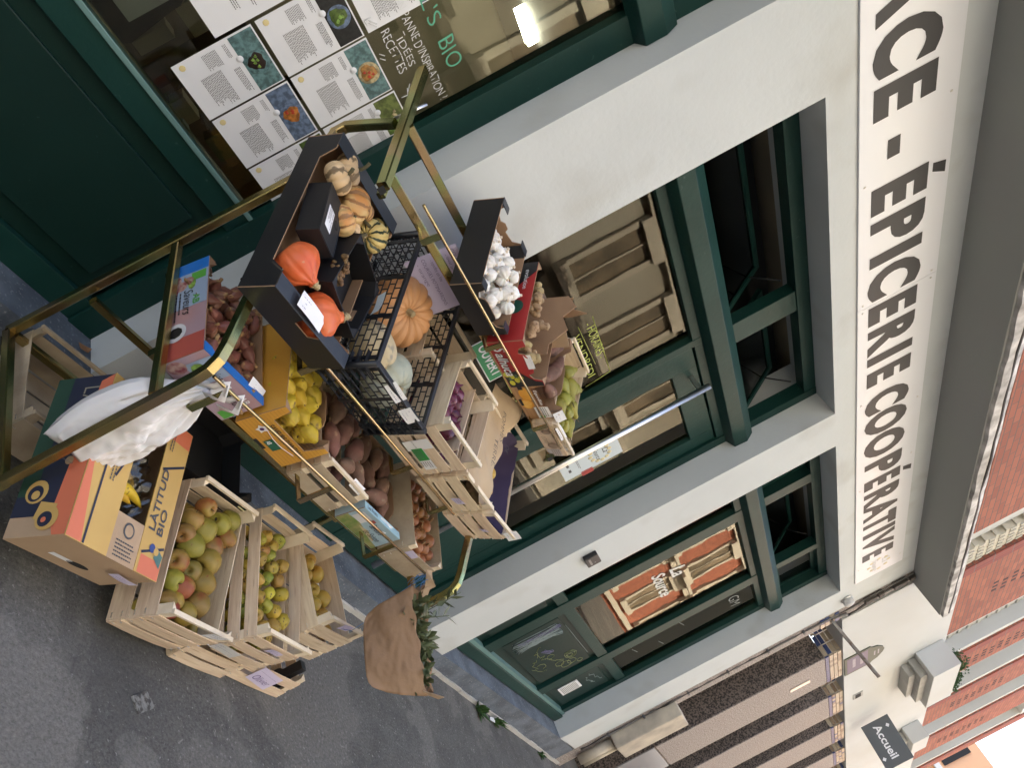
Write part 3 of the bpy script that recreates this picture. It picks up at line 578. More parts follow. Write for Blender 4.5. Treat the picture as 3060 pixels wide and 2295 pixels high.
ck.obj('dark_brick_pattern', mat('recess_shade', (.05, .03, .03), .8), nb)  # flat dark boxes paint the shade of small recesses in the brickwork
lat.box(8.2, 8.6, .10, .5, 4.16, 14, 1); lat.box(8.6, 9.0, .14, .5, 4.70, 14, 2)
for r in range(60):
    z = 4.72+r*.12
    for k in range(5): lat.box(8.62+k*.08+(.02 if r % 2 else 0), 8.66+k*.08+(.02 if r % 2 else 0), .02, .14, z, z+.075, 0)
    lat.box(8.60, 9.0, .03, .14, z+.075, z+.12, 0)
lat.obj('pierced_screen', [mat('screen_concrete', (.56, .52, .42), .8), STUCCO, DARK], nb)
# balcony box with plants
t = thing('stone_balcony_box', 'cream stone planter box on stepped corbels under the first brick window', 'balcony')
b = MB(); b.box(11.1, 12.55, -.36, -.021, 4.24, 4.62); b.obj('box', STUCCO, t, .006)
b = MB(); b.box(11.25, 12.4, -.27, -.021, 4.14, 4.239); b.box(11.35, 12.3, -.18, -.021, 4.05, 4.139); b.box(12.3, 13.1, -.12, -.021, 4.3, 4.48); b.obj('corbel', CONC, t, .004)
b = MB(); rn = random.Random(21)
for i in range(900):
    c = Vector((rn.uniform(11.12, 12.5), -.30+rn.uniform(-.08, .12), 4.63+abs(rn.gauss(0, .05)))); l = rn.uniform(.02, .045)
    a = Vector((rn.uniform(-1, 1), rn.uniform(-1, 1), rn.uniform(-.3, 1))).normalized(); s1 = a.cross(Vector((rn.random(), rn.random(), 1))).normalized()*l*.35
    b.add([c, c+a*l*.5+s1, c+a*l, c+a*l*.5-s1], [(0, 1, 2, 3)])
tag(b.obj('trailing_plant', mat('box_leaf', (.03, .09, .02), .5, rnd=.2)), 'dark green leafy plants growing over the rim of the stone planter box', 'plant')
t = thing('stone_lamp_bracket', 'small cream stone bracket on the wall above the reception sign', 'bracket'); b = MB(); b.box(15.0, 15.8, -.30, -.021, 4.25, 4.55); b.box(15.2, 15.6, -.2, -.021, 4.12, 4.249); b.obj('box', STUCCO, t, .01)
# street plaque
t = thing('street_plaque', 'dark green and violet street name plaque with a rounded top on the cream wall', 'plaque', facade(9.86, -.021, 3.245))
pts = [(0, 0, 0), (.62, 0, 0), (.62, .33, 0), (.56, .36, 0), (.52, .43, 0), (.40, .50, 0), (.31, .52, 0), (.22, .50, 0), (.10, .43, 0), (.06, .36, 0), (0, .33, 0)]
b = MB(); b.poly(pts, (0, 0, .012)); b.obj('plate', mat('plaque_green', (.07, .09, .055), .5), t)
b = MB(); b.box(.04, .58, .03, .30, .0125, .014); b.obj('field', mat('plaque_violet', (.09, .07, .14), .4), t)
b = MB(); scribble(b, .36, 2, .10, 0, Matrix.Translation((.12, .20, .015)), 4); scribble(b, .18, 2, .05, 0, Matrix.Translation((.22, .43, .013)), 9); b.obj('lettering', mat('plaque_letter', (.42, .40, .44), .5), t)
t = thing('reception_sign', 'grey hanging sign reading Accueil on a bracket from the cream wall', 'sign', frame((13.0, -.12, 3.42), (.35, -1, 0), (0, 0, 1)))
b = MB(); b.box(0, .62, 0, .42, -.012, .012); b.obj('panel', mat('sign_slate', (.085, .095, .105), .5), t, .004)
text('Accueil', PAPER, Matrix.Translation((.06, .14, .0135)), .46, None, t, bold=.02)
b = MB()
for x, y in ((.12, .34), (.48, .05)): b.quad((x-.03, y, .0135), (x, y-.03, .0135), (x+.03, y, .0135), (x, y+.03, .0135))
b.obj('diamond_mark', PAPER, t)
b = MB(); b.tube([(-.12, .46, 0), (.62, .46, 0)], .03); b.tube([(-.12, -.03, 0), (.3, -.03, 0)], .03); b.obj('bracket', mat('sign_slate_edge', (.06, .07, .08), .5), t)
t = thing('wall_vent', 'small dark rectangular vent on the cream wall between plaque and reception sign', 'vent', facade(11.55, -.021, 3.36)); b = MB(); b.box(0, .20, 0, .14, 0, .01); b.obj('frame', CONC, t); b = MB(); b.box(.02, .18, .03, .11, .0105, .012); b.obj('grille', DARK, t)
b = MB(); b.box(0, .09, 0, .26, 0, .012); o = b.obj('intercom_plate', STEEL, None, .003); o.matrix_world = facade(10.0, -.0, 2.55); tag(o, 'narrow steel plate high on the first granite pier', 'plate')
# far end of the street
fb = thing('end_building', 'pale orange building closing the far end of the street', 'building')
b = MB(); b.box(62, 70, -26, 14, 0, 16, 0)
for i in range(10):
    for j in range(5): b.box(61.9, 62.0, -24+i*3.6, -22.3+i*3.6, 1.5+j*3, 3.4+j*3, 1)
for j in range(5): b.box(61.6, 61.99, -26, 14, .9+j*3, 1.25+j*3, 2)
b.obj('wall', [mat('orange_render', (.62, .36, .20), .8), DARK, STUCCO], fb)
# buildings across the street (behind the viewer; the shop glass mirrors them)
for k, (x0, x1, m_, lb) in enumerate(((-40, 4.0, mat('low_bounce_facade', (.10, .10, .095), .8, col2=(.07, .07, .065), nscale=.5), 'dark grey town house across the street, darkened to cut light from the left'), (4.01, 23.0, mat('cream_facade', (.40, .39, .335), .8, col2=(.28, .255, .20), nscale=.25), 'beige plastered town house across the street'), (23.01, 60, BRICK, 'red brick town house with cream window bays across the street'))):  # first house is kept dark so little light bounces from the left
    ob = thing('town_house', lb, 'building'); WP = mat('curtained_pane', (.25, .20, .14), .5, col2=(.10, .085, .06), nscale=1.2)
    b = MB(); b.box(x0, x1, -16, -11.5, 0, 18); b.obj('wall', m_, ob)
    b = MB(); gl = MB(); x = x0+1
    while x < x1-2:
        for fl in range(5):
            z = .8+fl*3.0; b.box(x-.2, x+1.4, -11.5, -11.3, z-.25, z); b.box(x-.2, x, -11.5, -11.38, z, z+2.1); b.box(x+1.2, x+1.4, -11.5, -11.38, z, z+2.1); b.box(x-.2, x+1.4, -11.5, -11.3, z+2.1, z+2.4)
            b.box(x+.57, x+.63, -11.5, -11.42, z, z+2.1); gl.box(x, x+1.2, -11.499, -11.46, z, z+2.1)
            if fl % 2 == 1: b.box(x-.4, x+1.6, -11.3, -10.9, z-.4, z-.26)
        x += 2.9
    for fl in range(6): b.box(x0, x1, -11.5, -11.33, .2+fl*3.0, .42+fl*3.0)
    b.obj('window_surround', mat('tan_surround', (.48, .45, .38), .8), ob); gl.obj('window_pane', WP, ob)

# ================================================================== the display rack
rk = thing('display_rack', 'gold zinc-plated tube display rack with three tilted shelves of produce', 'rack')
PRL = [(-.78, .185), (-.815, .78)]
def rackside(x, dz, top=True):
    b = MB(); fp = [(x, -.86, .10), (x, -.853, .80)]
    for i in range(1, 6):          # rounded bend into the sloping arm
        a = R_(90-i*11); fp.append((x, -.853+.06*(1-math.sin(a))*1.0+.004, .80+.06*math.cos(a)*1.1+dz))
    x_ = x
    y1, z1 = fp[-1][1], fp[-1][2]
    fp = [(x, -.82, .19 if x < 2 else .46), (x, -.822, .80+dz), (x, -.818, .84+dz), (x, -.80, .874+dz), (x, -.765, .902+dz), (x, -.635, .985+dz), (x, -.20, 1.285+dz), (x, -.07, 1.375+dz), (x, -.035, 1.41+dz), (x, -.035, 1.45+dz), (x, -.09, 1.515+dz), (x, -.165, 1.597+dz)]
    b.tube(fp, .03, (1, 0, 0)); b.obj('bent_side_tube', GOLD, rk)
    b = MB(); b.tube([(x, -.148, .17), (x, -.172, 1.27+dz)], .03); b.obj('back_post', GOLD, rk)
    b = MB(); b.tube([(x, -.803, .675+dz*.6), (x, -.182, .795+dz*.6)], .028); b.obj('side_bar', GOLD, rk)
    b = MB()
    if x < 2: b.tube([(x, -.835, .20 if x < 2 else .465), (x, -.15, .17 if x < 2 else .43)], .03); x < 2 and b.obj('foot_bar', GOLD, rk)
    b = MB(); b.tube([(x+.002, -.445, 1.475+dz), (x+.002, .054, 1.767+dz)], .034); b.obj('top_cross_tube', GOLD, rk)
    b = MB(); b.tube([(x+.030, -.44, 1.455+dz), (x+.030, -.10, 1.654+dz)], .024); b.obj('clamp_tube', GOLD, rk)
    b = MB(); b.box(x-.011, x+.015, -.4605, -.459, 1.456+dz, 1.478+dz); b.obj('open_end', DARK, rk)
    b = MB(); b.rod([(x+.02, -.10, 1.60+dz), (x+.03, -.10, 1.72+dz)], .006); b.obj('bolt', STEEL, rk)
rackside(1.33, 0); rackside(2.965, .035)
b = MB()
for nm, y, z, hh in (('lower_back_rail', -.20, .47, 0), ('top_back_rail', -.19, 1.632, .01), ('top_front_rail', -.385, 1.508, .01), ('shelf_rail', -.50, .985, .03), ('shelf_rail', -.20, 1.185, .03), ('shelf_rail', -.60, .665, .015), ('shelf_rail', -.28, .745, .015), ('foot_rail', -.16, .18, 0)):
    b = MB(); b.tube([(1.346, y, z), (2.95, y, z+hh)], .026 if 'top' not in nm else .03, (0, 0, 1)); b.obj(nm, GOLD, rk)
def lip(name, x0, x1, y, z, dz, clips, ry, rz):
    b = MB(); b.rod([(x0, y, z), (x1, y, z+dz)], .0055, 10); b.obj(name, ROD, rk)
    for x in clips:
        zz = z+dz*(x-x0)/(x1-x0); b = MB()
        b.sweep([(x, y+.004, zz), (x, y+.02, zz-rz), (x, y+ry, zz-rz+.015)], [(-.013, -.002), (.013, -.002), (.013, .002), (-.013, .002)], (1, 0, 0) if False else (0, 0, 1)); b.obj('lip_bracket', GOLD, rk)
lip('lip_rod', 1.372, 2.86, -.80, .828, .012, (1.45, 2.03, 2.50), .13, .13)
lip('lip_rod', 1.50, 2.72, -.648, 1.043, .005, (1.66, 2.32, 2.66), .10, .085)
lip('lip_rod', 1.425, 2.885, -.492, 1.555, .012, (1.56, 2.13, 2.70), .10, .065)
for x in (1.33, 2.965):
    for y in (-.80, -.2):
        b = MB(); b.lathe([(.035, -.015), (.040, -.01), (.040, .01), (.035, .015)], 18, M=Matrix.Translation((x, y, .041)) @ Matrix.Rotation(R_(90), 4, 'Y')); b.box(x-.018, x+.018, y-.02, y+.02, .045, .16); b.obj('castor', BLKP, rk)

# ------------------------------------------------------------------ containers
def wood_crate(label, P, w_, d, h, wall=None, post=None, m=WOOD, mr=WOODL, nf=3, ns=2, group='wooden produce crates', gap=.2, rail=True, sidelow=.78, name='wooden_crate'):
    t = thing(name, label, 'crate', pose(P), group); rn = random.Random(int(w_*1e4)+int(h*1e3)+int(P[0]*100))
    hw = h*.80; T = .0035
    def slat(b, face, a0, a1, z0, z1, bow):
        k = 8; pts = []
        for i in range(k+1):
            u = a0+(a1-a0)*i/k; o_ = bow*math.sin(math.pi*i/k)+rn.uniform(-.0004, .0004); pts.append((u, o_))
        vs = []; 
        for u, o_ in pts:
            for z in (z0+rn.uniform(-.0006, .0006), z1+rn.uniform(-.0006, .0006)):
                for tt in (0, T):
                    if face == 'F': vs.append((u, -o_-tt, z))
                    elif face == 'B': vs.append((u, d+o_+tt, z))
                    elif face == 'L': vs.append((-o_-tt, u, z))
                    elif face == 'R': vs.append((w_+o_+tt, u, z))
                    else: vs.append((u, z, tt))
        o = len(b.v); b.v += vs
        for i in range(k):
            a = o+i*4; c = a+4
            for q_ in ((a, c, c+2, a+2), (a+1, a+3, c+3, c+1), (a+2, c+2, c+3, a+3), (a, a+1, c+1, c)): b.f.append(q_); b.m.append(0); b.sm.append(False)
        for a in (o, o+k*4): b.f.append((a, a+1, a+3, a+2)); b.m.append(0); b.sm.append(False)
    def stack(b, face, L_, n_, top):
        g_ = gap*top/n_; sh = (top-g_*(n_-1))/n_
        for i in range(n_):
            z0 = .001+i*(sh+g_); slat(b, face, .0 if face in 'FB' else .001, L_ if face in 'FB' else L_-.001, z0, z0+sh, rn.uniform(.001, .005))
    for nm, face, L_, n_, top in (('front_panel', 'F', w_, nf, hw*.98), ('back_panel', 'B', w_, nf, hw*.98), ('side_panel', 'L', d, ns, hw*sidelow/.8), ('side_panel', 'R', d, ns, hw*sidelow/.8)):
        b = MB(); stack(b, face, L_, n_, top); b.obj(nm, m, t)
    b = MB(); 
    for i in range(4):
        y0 = .004+i*d/4; b.box(.001, w_-.001, y0, y0+d/4-.012, -.004, -.0005)
    b.obj('bottom_boards', m, t)
    for x in (0, 1):
        for y in (0, 1):
            b = MB(); X = .0005 if x == 0 else w_-.0005; Y = .0005 if y == 0 else d-.0005; sx = 1 if x == 0 else -1; sy = 1 if y == 0 else -1; a = .034
            b.poly([(X, Y, 0), (X+sx*a, Y, 0), (X, Y+sy*a, 0)], (0, 0, h-.006)); b.obj('corner_post', mr, t)
    if rail:
        for y0 in (-.004, d-.012):
            b = MB(); b.box(-.001, w_+.001, y0, y0+.016, h-.0055, h+.006); b.box(.012, w_-.012, y0+.003, y0+.010, hw, h-.006) if False else None
            b.obj('top_rail', mr, t, .001)
    b = MB()     # staples
    for x in (.01, w_-.01):
        for z in (.02, .05, .09, .13, .17): 
            if z < hw-.01: b.box(x-.006, x+.006, -.0078, -.0045, z, z+.0013)
    for y in (.01, .02):
        for z in (.02, .06, .11, .15):
            if z < hw-.01: b.box(-.0085, -.004, y-.004, y+.004, z, z+.0013)
    b.obj('staples', STEEL, t)
    return t
def panel_profile(kind, L, h):
    """outline of one carton side, from (0,0) along the bottom and back over the top"""
    if kind == 'flat': top = [(L, h), (0, h)]
    elif kind == 'dip': top = [(L, h), (L*.86, h), (L*.80, h*.66), (L*.60, h*.58), (L*.55, h*.70), (L*.45, h*.70), (L*.40, h*.58), (L*.20, h*.66), (L*.14, h), (0, h)]
    elif kind == 'low': top = [(L, h), (L*.9, h), (L*.84, h*.62), (L*.16, h*.62), (L*.1, h), (0, h)]
    elif kind == 'notch': top = [(L, h), (L*.62, h), (L*.59, h*.72), (L*.41, h*.72), (L*.38, h), (0, h)]
    elif kind == 'wave': top = [(L, h), (L*.88, h), (L*.84, h*.78), (L*.74, h*.70), (L*.70, h*.86), (L*.64, h*.90), (L*.36, h*.90), (L*.30, h*.86), (L*.26, h*.70), (L*.16, h*.78), (L*.12, h), (0, h)]
    return [(0, 0), (L, 0)]+top
def carton(label, P, w_, d, h, mo, mi=CARD, kinds='flat', name='cardboard_tray', flange=0, group=None, cat='box', hole=True):
    t = thing(name, label, cat, pose(P), group); T = .004
    if isinstance(kinds, str): kinds = [kinds]*4
    for face, kd in zip('FBLR', kinds):
        L = w_ if face in 'FB' else d; pr = panel_profile(kd, L if face in 'FB' else L-2*T, h); b = MB()
        if face == 'F': b.poly([(u, 0, v) for u, v in pr], (0, T, 0), 0, 1)
        elif face == 'B': b.poly([(u, d, v) for u, v in pr][::-1], (0, -T, 0), 0, 1)
        elif face == 'L': b.poly([(0, u+T, v) for u, v in pr][::-1], (T, 0, 0), 0, 1)
        else: b.poly([(w_, u+T, v) for u, v in pr], (-T, 0, 0), 0, 1)
        b.obj({'F': 'front_panel', 'B': 'back_panel', 'L': 'side_panel', 'R': 'side_panel'}[face], [mo, mi], t)
    b = MB(); b.box(T, w_-T, T, d-T, .0005, .004); b.obj('bottom_panel', mi, t)
    for x in (0, 1):
        for y in (0, 1):
            X = T+.0004 if x == 0 else w_-T-.0004; Y = T+.0004 if y == 0 else d-T-.0004; sx = 1 if x == 0 else -1; sy = 1 if y == 0 else -1
            b = MB(); b.poly([(X, Y, .005), (X+sx*.035, Y, .005), (X, Y+sy*.035, .005)], (0, 0, h-.006)); b.obj('corner_gusset', mi if mo is not CARDB else CARDB, t)
    if flange:
        b = MB(); b.box(-.001, w_+.001, -.001, flange, h+.0005, h+.004); b.obj('top_flange', CARDBL if mo is CARDB else mo, t, .001)
        b = MB(); b.box(-.001, w_+.001, d-flange, d+.001, h+.0005, h+.004); b.obj('top_flange', CARDBL if mo is CARDB else mo, t, .001)
    return t
def front(x, z, off=-.0012): return Matrix.Translation((x, off, z)) @ Matrix.Rotation(R_(90), 4, 'X')
def left(y, z, off=-.0012): return Matrix.Translation((off, y, z)) @ Matrix.Rotation(R_(-90), 4, 'Z') @ Matrix.Rotation(R_(90), 4, 'X')
def decal(parent, name, m, M, pts):
    b = MB(); b.add([M @ Vector((x, y, 0)) for x, y in pts], [tuple(range(len(pts)))]); return b.obj(name, m, parent)
rect = lambda x0, y0, x1, y1: [(x0, y0), (x1, y0), (x1, y1), (x0, y1)]
def disc(cx, cy, r, k=20, ry=None): return [(cx+r*math.cos(2*math.pi*i/k), cy+(ry or r)*math.sin(2*math.pi*i/k)) for i in range(k)]
def price_tag(label, M, w_=.07, h_=.045, m=PAPER, seed=0, curl=.006):
    b = MB(); k = 6
    for i in range(k+1):
        u = w_*i/k; o_ = curl*math.sin(2.2*i/k+seed)
        b.v += [tuple(M @ Vector((u, 0, o_))), tuple(M @ Vector((u, h_, o_+curl*.4)))]
    for i in range(k): b.f.append((2*i, 2*i+2, 2*i+3, 2*i+1)); b.m.append(0); b.sm.append(True)
    t = b.obj('price_tag', m); tag(t, label, 'price tag', 'paper price tags on the crates')
    s_ = MB(); rn = random.Random(seed)
    for r in range(3):
        x = .008+rn.uniform(0, .02)
        while x < w_-.02 and rn.random() > .15:
            l = rn.uniform(.003, .010); zz = h_*.72-r*h_*.26
            i = x/w_; o_ = curl*math.sin(2.2*i+seed)+.0022
            s_.add([M @ Vector((x, zz, o_)), M @ Vector((x+l, zz, o_)), M @ Vector((x+l, zz+.0013, o_)), M @ Vector((x, zz+.0013, o_))], [(0, 1, 2, 3)]); x += l+.004
    s_.obj('handwriting', TXTV, t); return t

# measured poses: x, y, z, yaw, tilt, roll
BX = dict(black=(1.247, -.669, 1.003, .051, .6034, .0174), plastic=(1.7136, -0.5707, 0.9847, -.0356, .5568, .0329), redonion=(2.1714, -0.5577, 1.0129, -.1787, .51, -.0246),
 potato=(2.4614, -0.5933, 1.0105, -.1023, .5234, -.0127), purple=(2.7127, -0.6221, 1.0075, .064, .5346, -.0073), garlic=(1.8052, -0.4303, 1.4979, .0345, .5796, .0163),
 ginger=(2.1407, -0.4326, 1.5093, -.013, .5509, .0085), equo=(2.4349, -0.4021, 1.5033, .0117, .5508, -.0009), pear=(2.7157, -0.4301, 1.5062, .003, .5879, -.0008),
 shallot=(1.36, -0.66, 0.6763, .03, .18, .0047), quince=(1.6609+.02, -0.663, .7075, -.0123, .2553, .0224), sweet=(2.0218, -0.6173-.03, 0.6864, -.0189, .2288, .0172),
 troyes=(2.3536, -0.6561, .6898, .0195, .2189, -.0078), onion=(2.6857, -0.6709, .7034, .054, .2457, .0006), G1=(1.911, -0.9401, .0482, .0316, .3887, -.0132),
 G2=(2.3253, -0.9319, .1359, .0494, .2373, .0149), G3=(2.6611, -0.8322, .2022, .1174, .0733, .0173), banana=(1.397, -0.9472, .15, .0901, .4131, .0771))
# --- top shelf
garlic_t = carton('black cardboard tray heaped with garlic bulbs, leftmost on the top shelf', BX['garlic'], .2915, .408, .119, CARDB, kinds=['wave', 'dip', 'flat', 'flat'])
for q_ in ((0, .045, -.001, .03), (.245, .2915, -.001, .03), (0, .06, .378, .409), (.23, .2915, .378, .409)): b = MB(); b.box(*q_, .1195, .1225); b.obj('top_flap', CARDBL, garlic_t)
REDC = mat('red_card', (.42, .03, .03), .45, col2=(.38, .022, .022), nscale=4)
ginger_t = carton('red and black printed fruit carton holding ginger, second on the top shelf', BX['ginger'], .2884, .40, .146, REDC, kinds=['wave', 'dip', 'flat', 'flat'])
decal(ginger_t, 'black_print', CARDB, front(0, 0), [(.20, .002), (.287, .002), (.287, .144), (.262, .144), (.255, .118), (.18, .06)])
decal(ginger_t, 'black_print', CARDB, left(.40, 0), [(-.0, .07), (.13, .07), (.05, .145), (0, .145)])
for i, (x, y) in enumerate(((.215, .03), (.24, .045), (.20, .012), (.255, .02), (.225, .065))):
    decal(ginger_t, 'lemon_print', mat('lemon_print', (.62, .60, .05), .5), front(x, y, -.002-.0003*i), disc(0, 0, .017, 12, .011))
for i, (x, y) in enumerate(((.228, .02), (.245, .062), (.21, .05))): decal(ginger_t, 'leaf_print', mat('leaf_print', (.08, .16, .10), .5), front(x, y, -.0034-.0003*i), disc(0, 0, .013, 9, .006))
text('alhuca', mat('print_black', (.01, .01, .01), .5), front(.062, .0115, -.0028), .145, .042, ginger_t, 'lettering_shadow', .05, .25)
text('alhuca', PAPER, front(.062, .0125, -.0042), .145, .04, ginger_t, 'lettering', .015, .25)
text('S', PAPER, front(.028, .0155, -.0042), .026, .05, ginger_t, 'lettering', .03, .2)
text('ra', MATS['print_black'], left(.09, .018, -.003), .062, .038, ginger_t, 'lettering_shadow', .05, .2); text('ra', PAPER, left(.09, .020, -.0045), .060, .034, ginger_t, 'lettering', .015, .2)
decal(ginger_t, 'round_print', mat('print_dark_green', (.02, .10, .07), .5), left(.17, .085, -.0025), disc(0, 0, .035)); text('evolution', PAPER, left(.36, .10, -.003), .10, None, ginger_t, 'lettering')
decal(ginger_t, 'white_label', mat('dusty_pink_label', (.55, .47, .48), .6), Matrix.Translation((.12, .3955, .03)) @ Matrix.Rotation(R_(90), 4, 'X'), rect(0, 0, .10, .085))
CRD2 = mat('wood_print_card', (.46, .27, .13), .6, col2=(.38, .21, .10), nscale=4, stretch=(2, 2, 24), contrast=(.4, .6))
equo_t = carton('wood-printed brown carton with an orange slice picture, between ginger and pears', BX['equo'], .2767, .40, .148, CRD2, kinds=['low', 'wave', 'wave', 'wave'])
decal(equo_t, 'orange_print', mat('orange_print', (.75, .33, .03), .5, col2=(.80, .45, .08), nscale=20), front(.085, .052), disc(0, 0, .048, 20, .03)); decal(equo_t, 'orange_slice_print', mat('orange_rim', (.70, .30, .03), .5), front(.155, .035, -.0018), disc(0, 0, .038, 24, .028))
decal(equo_t, 'orange_slice_print', mat('orange_flesh', (.85, .55, .15), .5, col2=(.80, .40, .05), nscale=60), front(.155, .035, -.0026), disc(0, 0, .031, 24, .022))
decal(equo_t, 'hand_hole', DARK, front(.14, .008, -.0034), rect(-.025, 0, .025, .012)); decal(equo_t, 'small_badge', CARDB, front(.028, .03, -.002), rect(0, 0, .022, .02))
decal(equo_t, 'label', PAPER, front(.18, .055, -.0034), rect(0, 0, .085, .062)); b = MB(); scribble(b, .07, 5, .009, 0, front(.186, .10, -.0042), 3); b.obj('small_print', TXT, equo_t)
decal(equo_t, 'green_badge', mat('label_green', (.06, .32, .04), .5), front(.245, .065, -.0044), rect(0, 0, .016, .022))
decal(equo_t, 'name_panel', mat('print_brown', (.16, .07, .03), .5), front(.045, .082, -.002), rect(0, 0, .13, .026)); text('EquoBio', PAPER, front(.055, .087, -.003), .11, .017, equo_t, 'lettering', .02, .2)
# tall inner liner flaps standing up between the cartons
t = thing('folded_carton', 'torn brown carton piece standing upright behind the ginger carton', 'cardboard', pose(BX['ginger']) @ Matrix.Translation((.215, .10, .10)))
b = MB(); b.poly([(0, 0, -.09), (0, .30, -.09), (0, .30, .11), (0, .24, .15), (0, .19, .10), (0, .12, .13), (0, .05, .06), (0, 0, .06)], (.004, 0, 0)); b.obj('flap', CARD, t)
b = MB(); b.poly([(.0045, .29, -.05), (.10, .27, -.05), (.10, .27, .10), (.085, .27, .17), (.055, .275, .11), (.0045, .29, .13)], (0, .004, 0)); b.obj('flap', CARD, t)
b = MB(); b.poly([(.0045, .12, .0), (.10, .11, .0), (.10, .11, .11), (.0045, .12, .12)], (0, .004, 0)); b.obj('flap', CARDL, t)
pear_t = wood_crate('small wooden crate of green pears at the right end of the top shelf', BX['pear'], .2628, .4648, .1135, nf=1, ns=1, gap=0, sidelow=.8)
b = MB(); b.lathe([(.02, 0), (.019, .0003)], 20, M=front(.05, .05, -.009)); b.lathe([(.024, 0), (.023, .0003)], 20, M=front(.165, .05, -.009)); b.obj('stamp', mat('stamp_ink', (.30, .22, .16), .7), pear_t)
text('LOIRE', MATS['stamp_ink'], front(.085, .018, -.0095), .06, .02, pear_t, 'stamp_lettering', 0, .2); b = MB(); scribble(b, .06, 4, .01, 0, front(.20, .06, -.0095), 8); b.obj('stamp_print', MATS['stamp_ink'], pear_t)
b = MB(); b.add([front(x, y, -.0088) @ Vector((0, 0, 0)) for x, y in ((.195, .01), (.255, .01), (.255, .07), (.195, .07))], [(0, 1, 2, 3)]); b.obj('paper_label', mat('dull_label', (.50, .46, .46), .6), pear_t)
# --- middle shelf
black_t = carton('large open black carton of squash and pumpkins, left end of the middle shelf', BX['black'], .40, .597, .123, CARDB, kinds=['notch', 'wave', 'low', 'low'], flange=.05)
decal(black_t, 'cord_groove', mat('twine_groove', (.07, .06, .05), .8), left(.055, .129, -.0015), [(0, 0), (.05, 0), (.052, -.004), (.004, -.004), (-.03, -.05), (-.034, -.05)])
for i, (M_, ww, dd, hh, lb) in enumerate((
   (Matrix.Translation((.022, .225, .085)) @ Matrix.Rotation(R_(-8), 4, 'X') @ Matrix.Rotation(R_(10), 4, 'Y'), .12, .19, .07, 'small closed black box with a white label lying in the big black carton'),
   (Matrix.Translation((.165, .16, .06)) @ Matrix.Rotation(R_(-10), 4, 'Z') @ Matrix.Rotation(R_(8), 4, 'Y'), .235, .23, .09, 'open black tray of turmeric roots set inside the big black carton'))):
    P_ = pose(BX['black']) @ M_; t = carton(lb, (0, 0, 0, 0, 0, 0), ww, dd, hh, CARDB, CARDB, name='black_tray'); t.matrix_world = P_
    if i == 0:
        b = MB(); b.box(0, ww, 0, dd, hh+.0005, hh+.003); b.obj('lid', CARDB, t, .001); b = MB(); b.box(ww-.001, ww+.002, 0, dd, hh*.2, hh+.0045); b.obj('blue_grey_edge', CARDBL, t)
        decal(t, 'label', PAPER, Matrix.Translation((.02, .07, hh+.004)) @ Matrix.Rotation(R_(-90), 4, 'Z'), rect(-.05, 0, .03, .045)); text('Organic Turmeric', TXT, Matrix.Translation((.052, .118, hh+.0048)) @ Matrix.Rotation(R_(-90), 4, 'Z'), .07, None, t, 'lettering', .01); b = MB(); scribble(b, .05, 3, .007, 0, Matrix.Translation((.043, .118, hh+.0048)) @ Matrix.Rotation(R_(-90), 4, 'Z'), 2); b.obj('small_print', TXT, t)
        decal(t, 'thumb_hole', DARK, Matrix.Translation((.09, .10, hh+.0042)), disc(0, 0, .016))
    else:
        b = MB(); b.box(ww-.002, ww+.0005, 0, dd, hh*.55, hh+.0015); b.obj('blue_grey_edge', CARDBL, t)
        b = MB(); b.add([(ww-.0048, .07, .035), (ww-.0048, .12, .035), (ww-.0048, .12, .055), (ww-.0048, .07, .055)], [(0, 1, 2, 3)]); b.obj('hand_hole', MATS['small'] if 'small' in MATS else CARD, t)
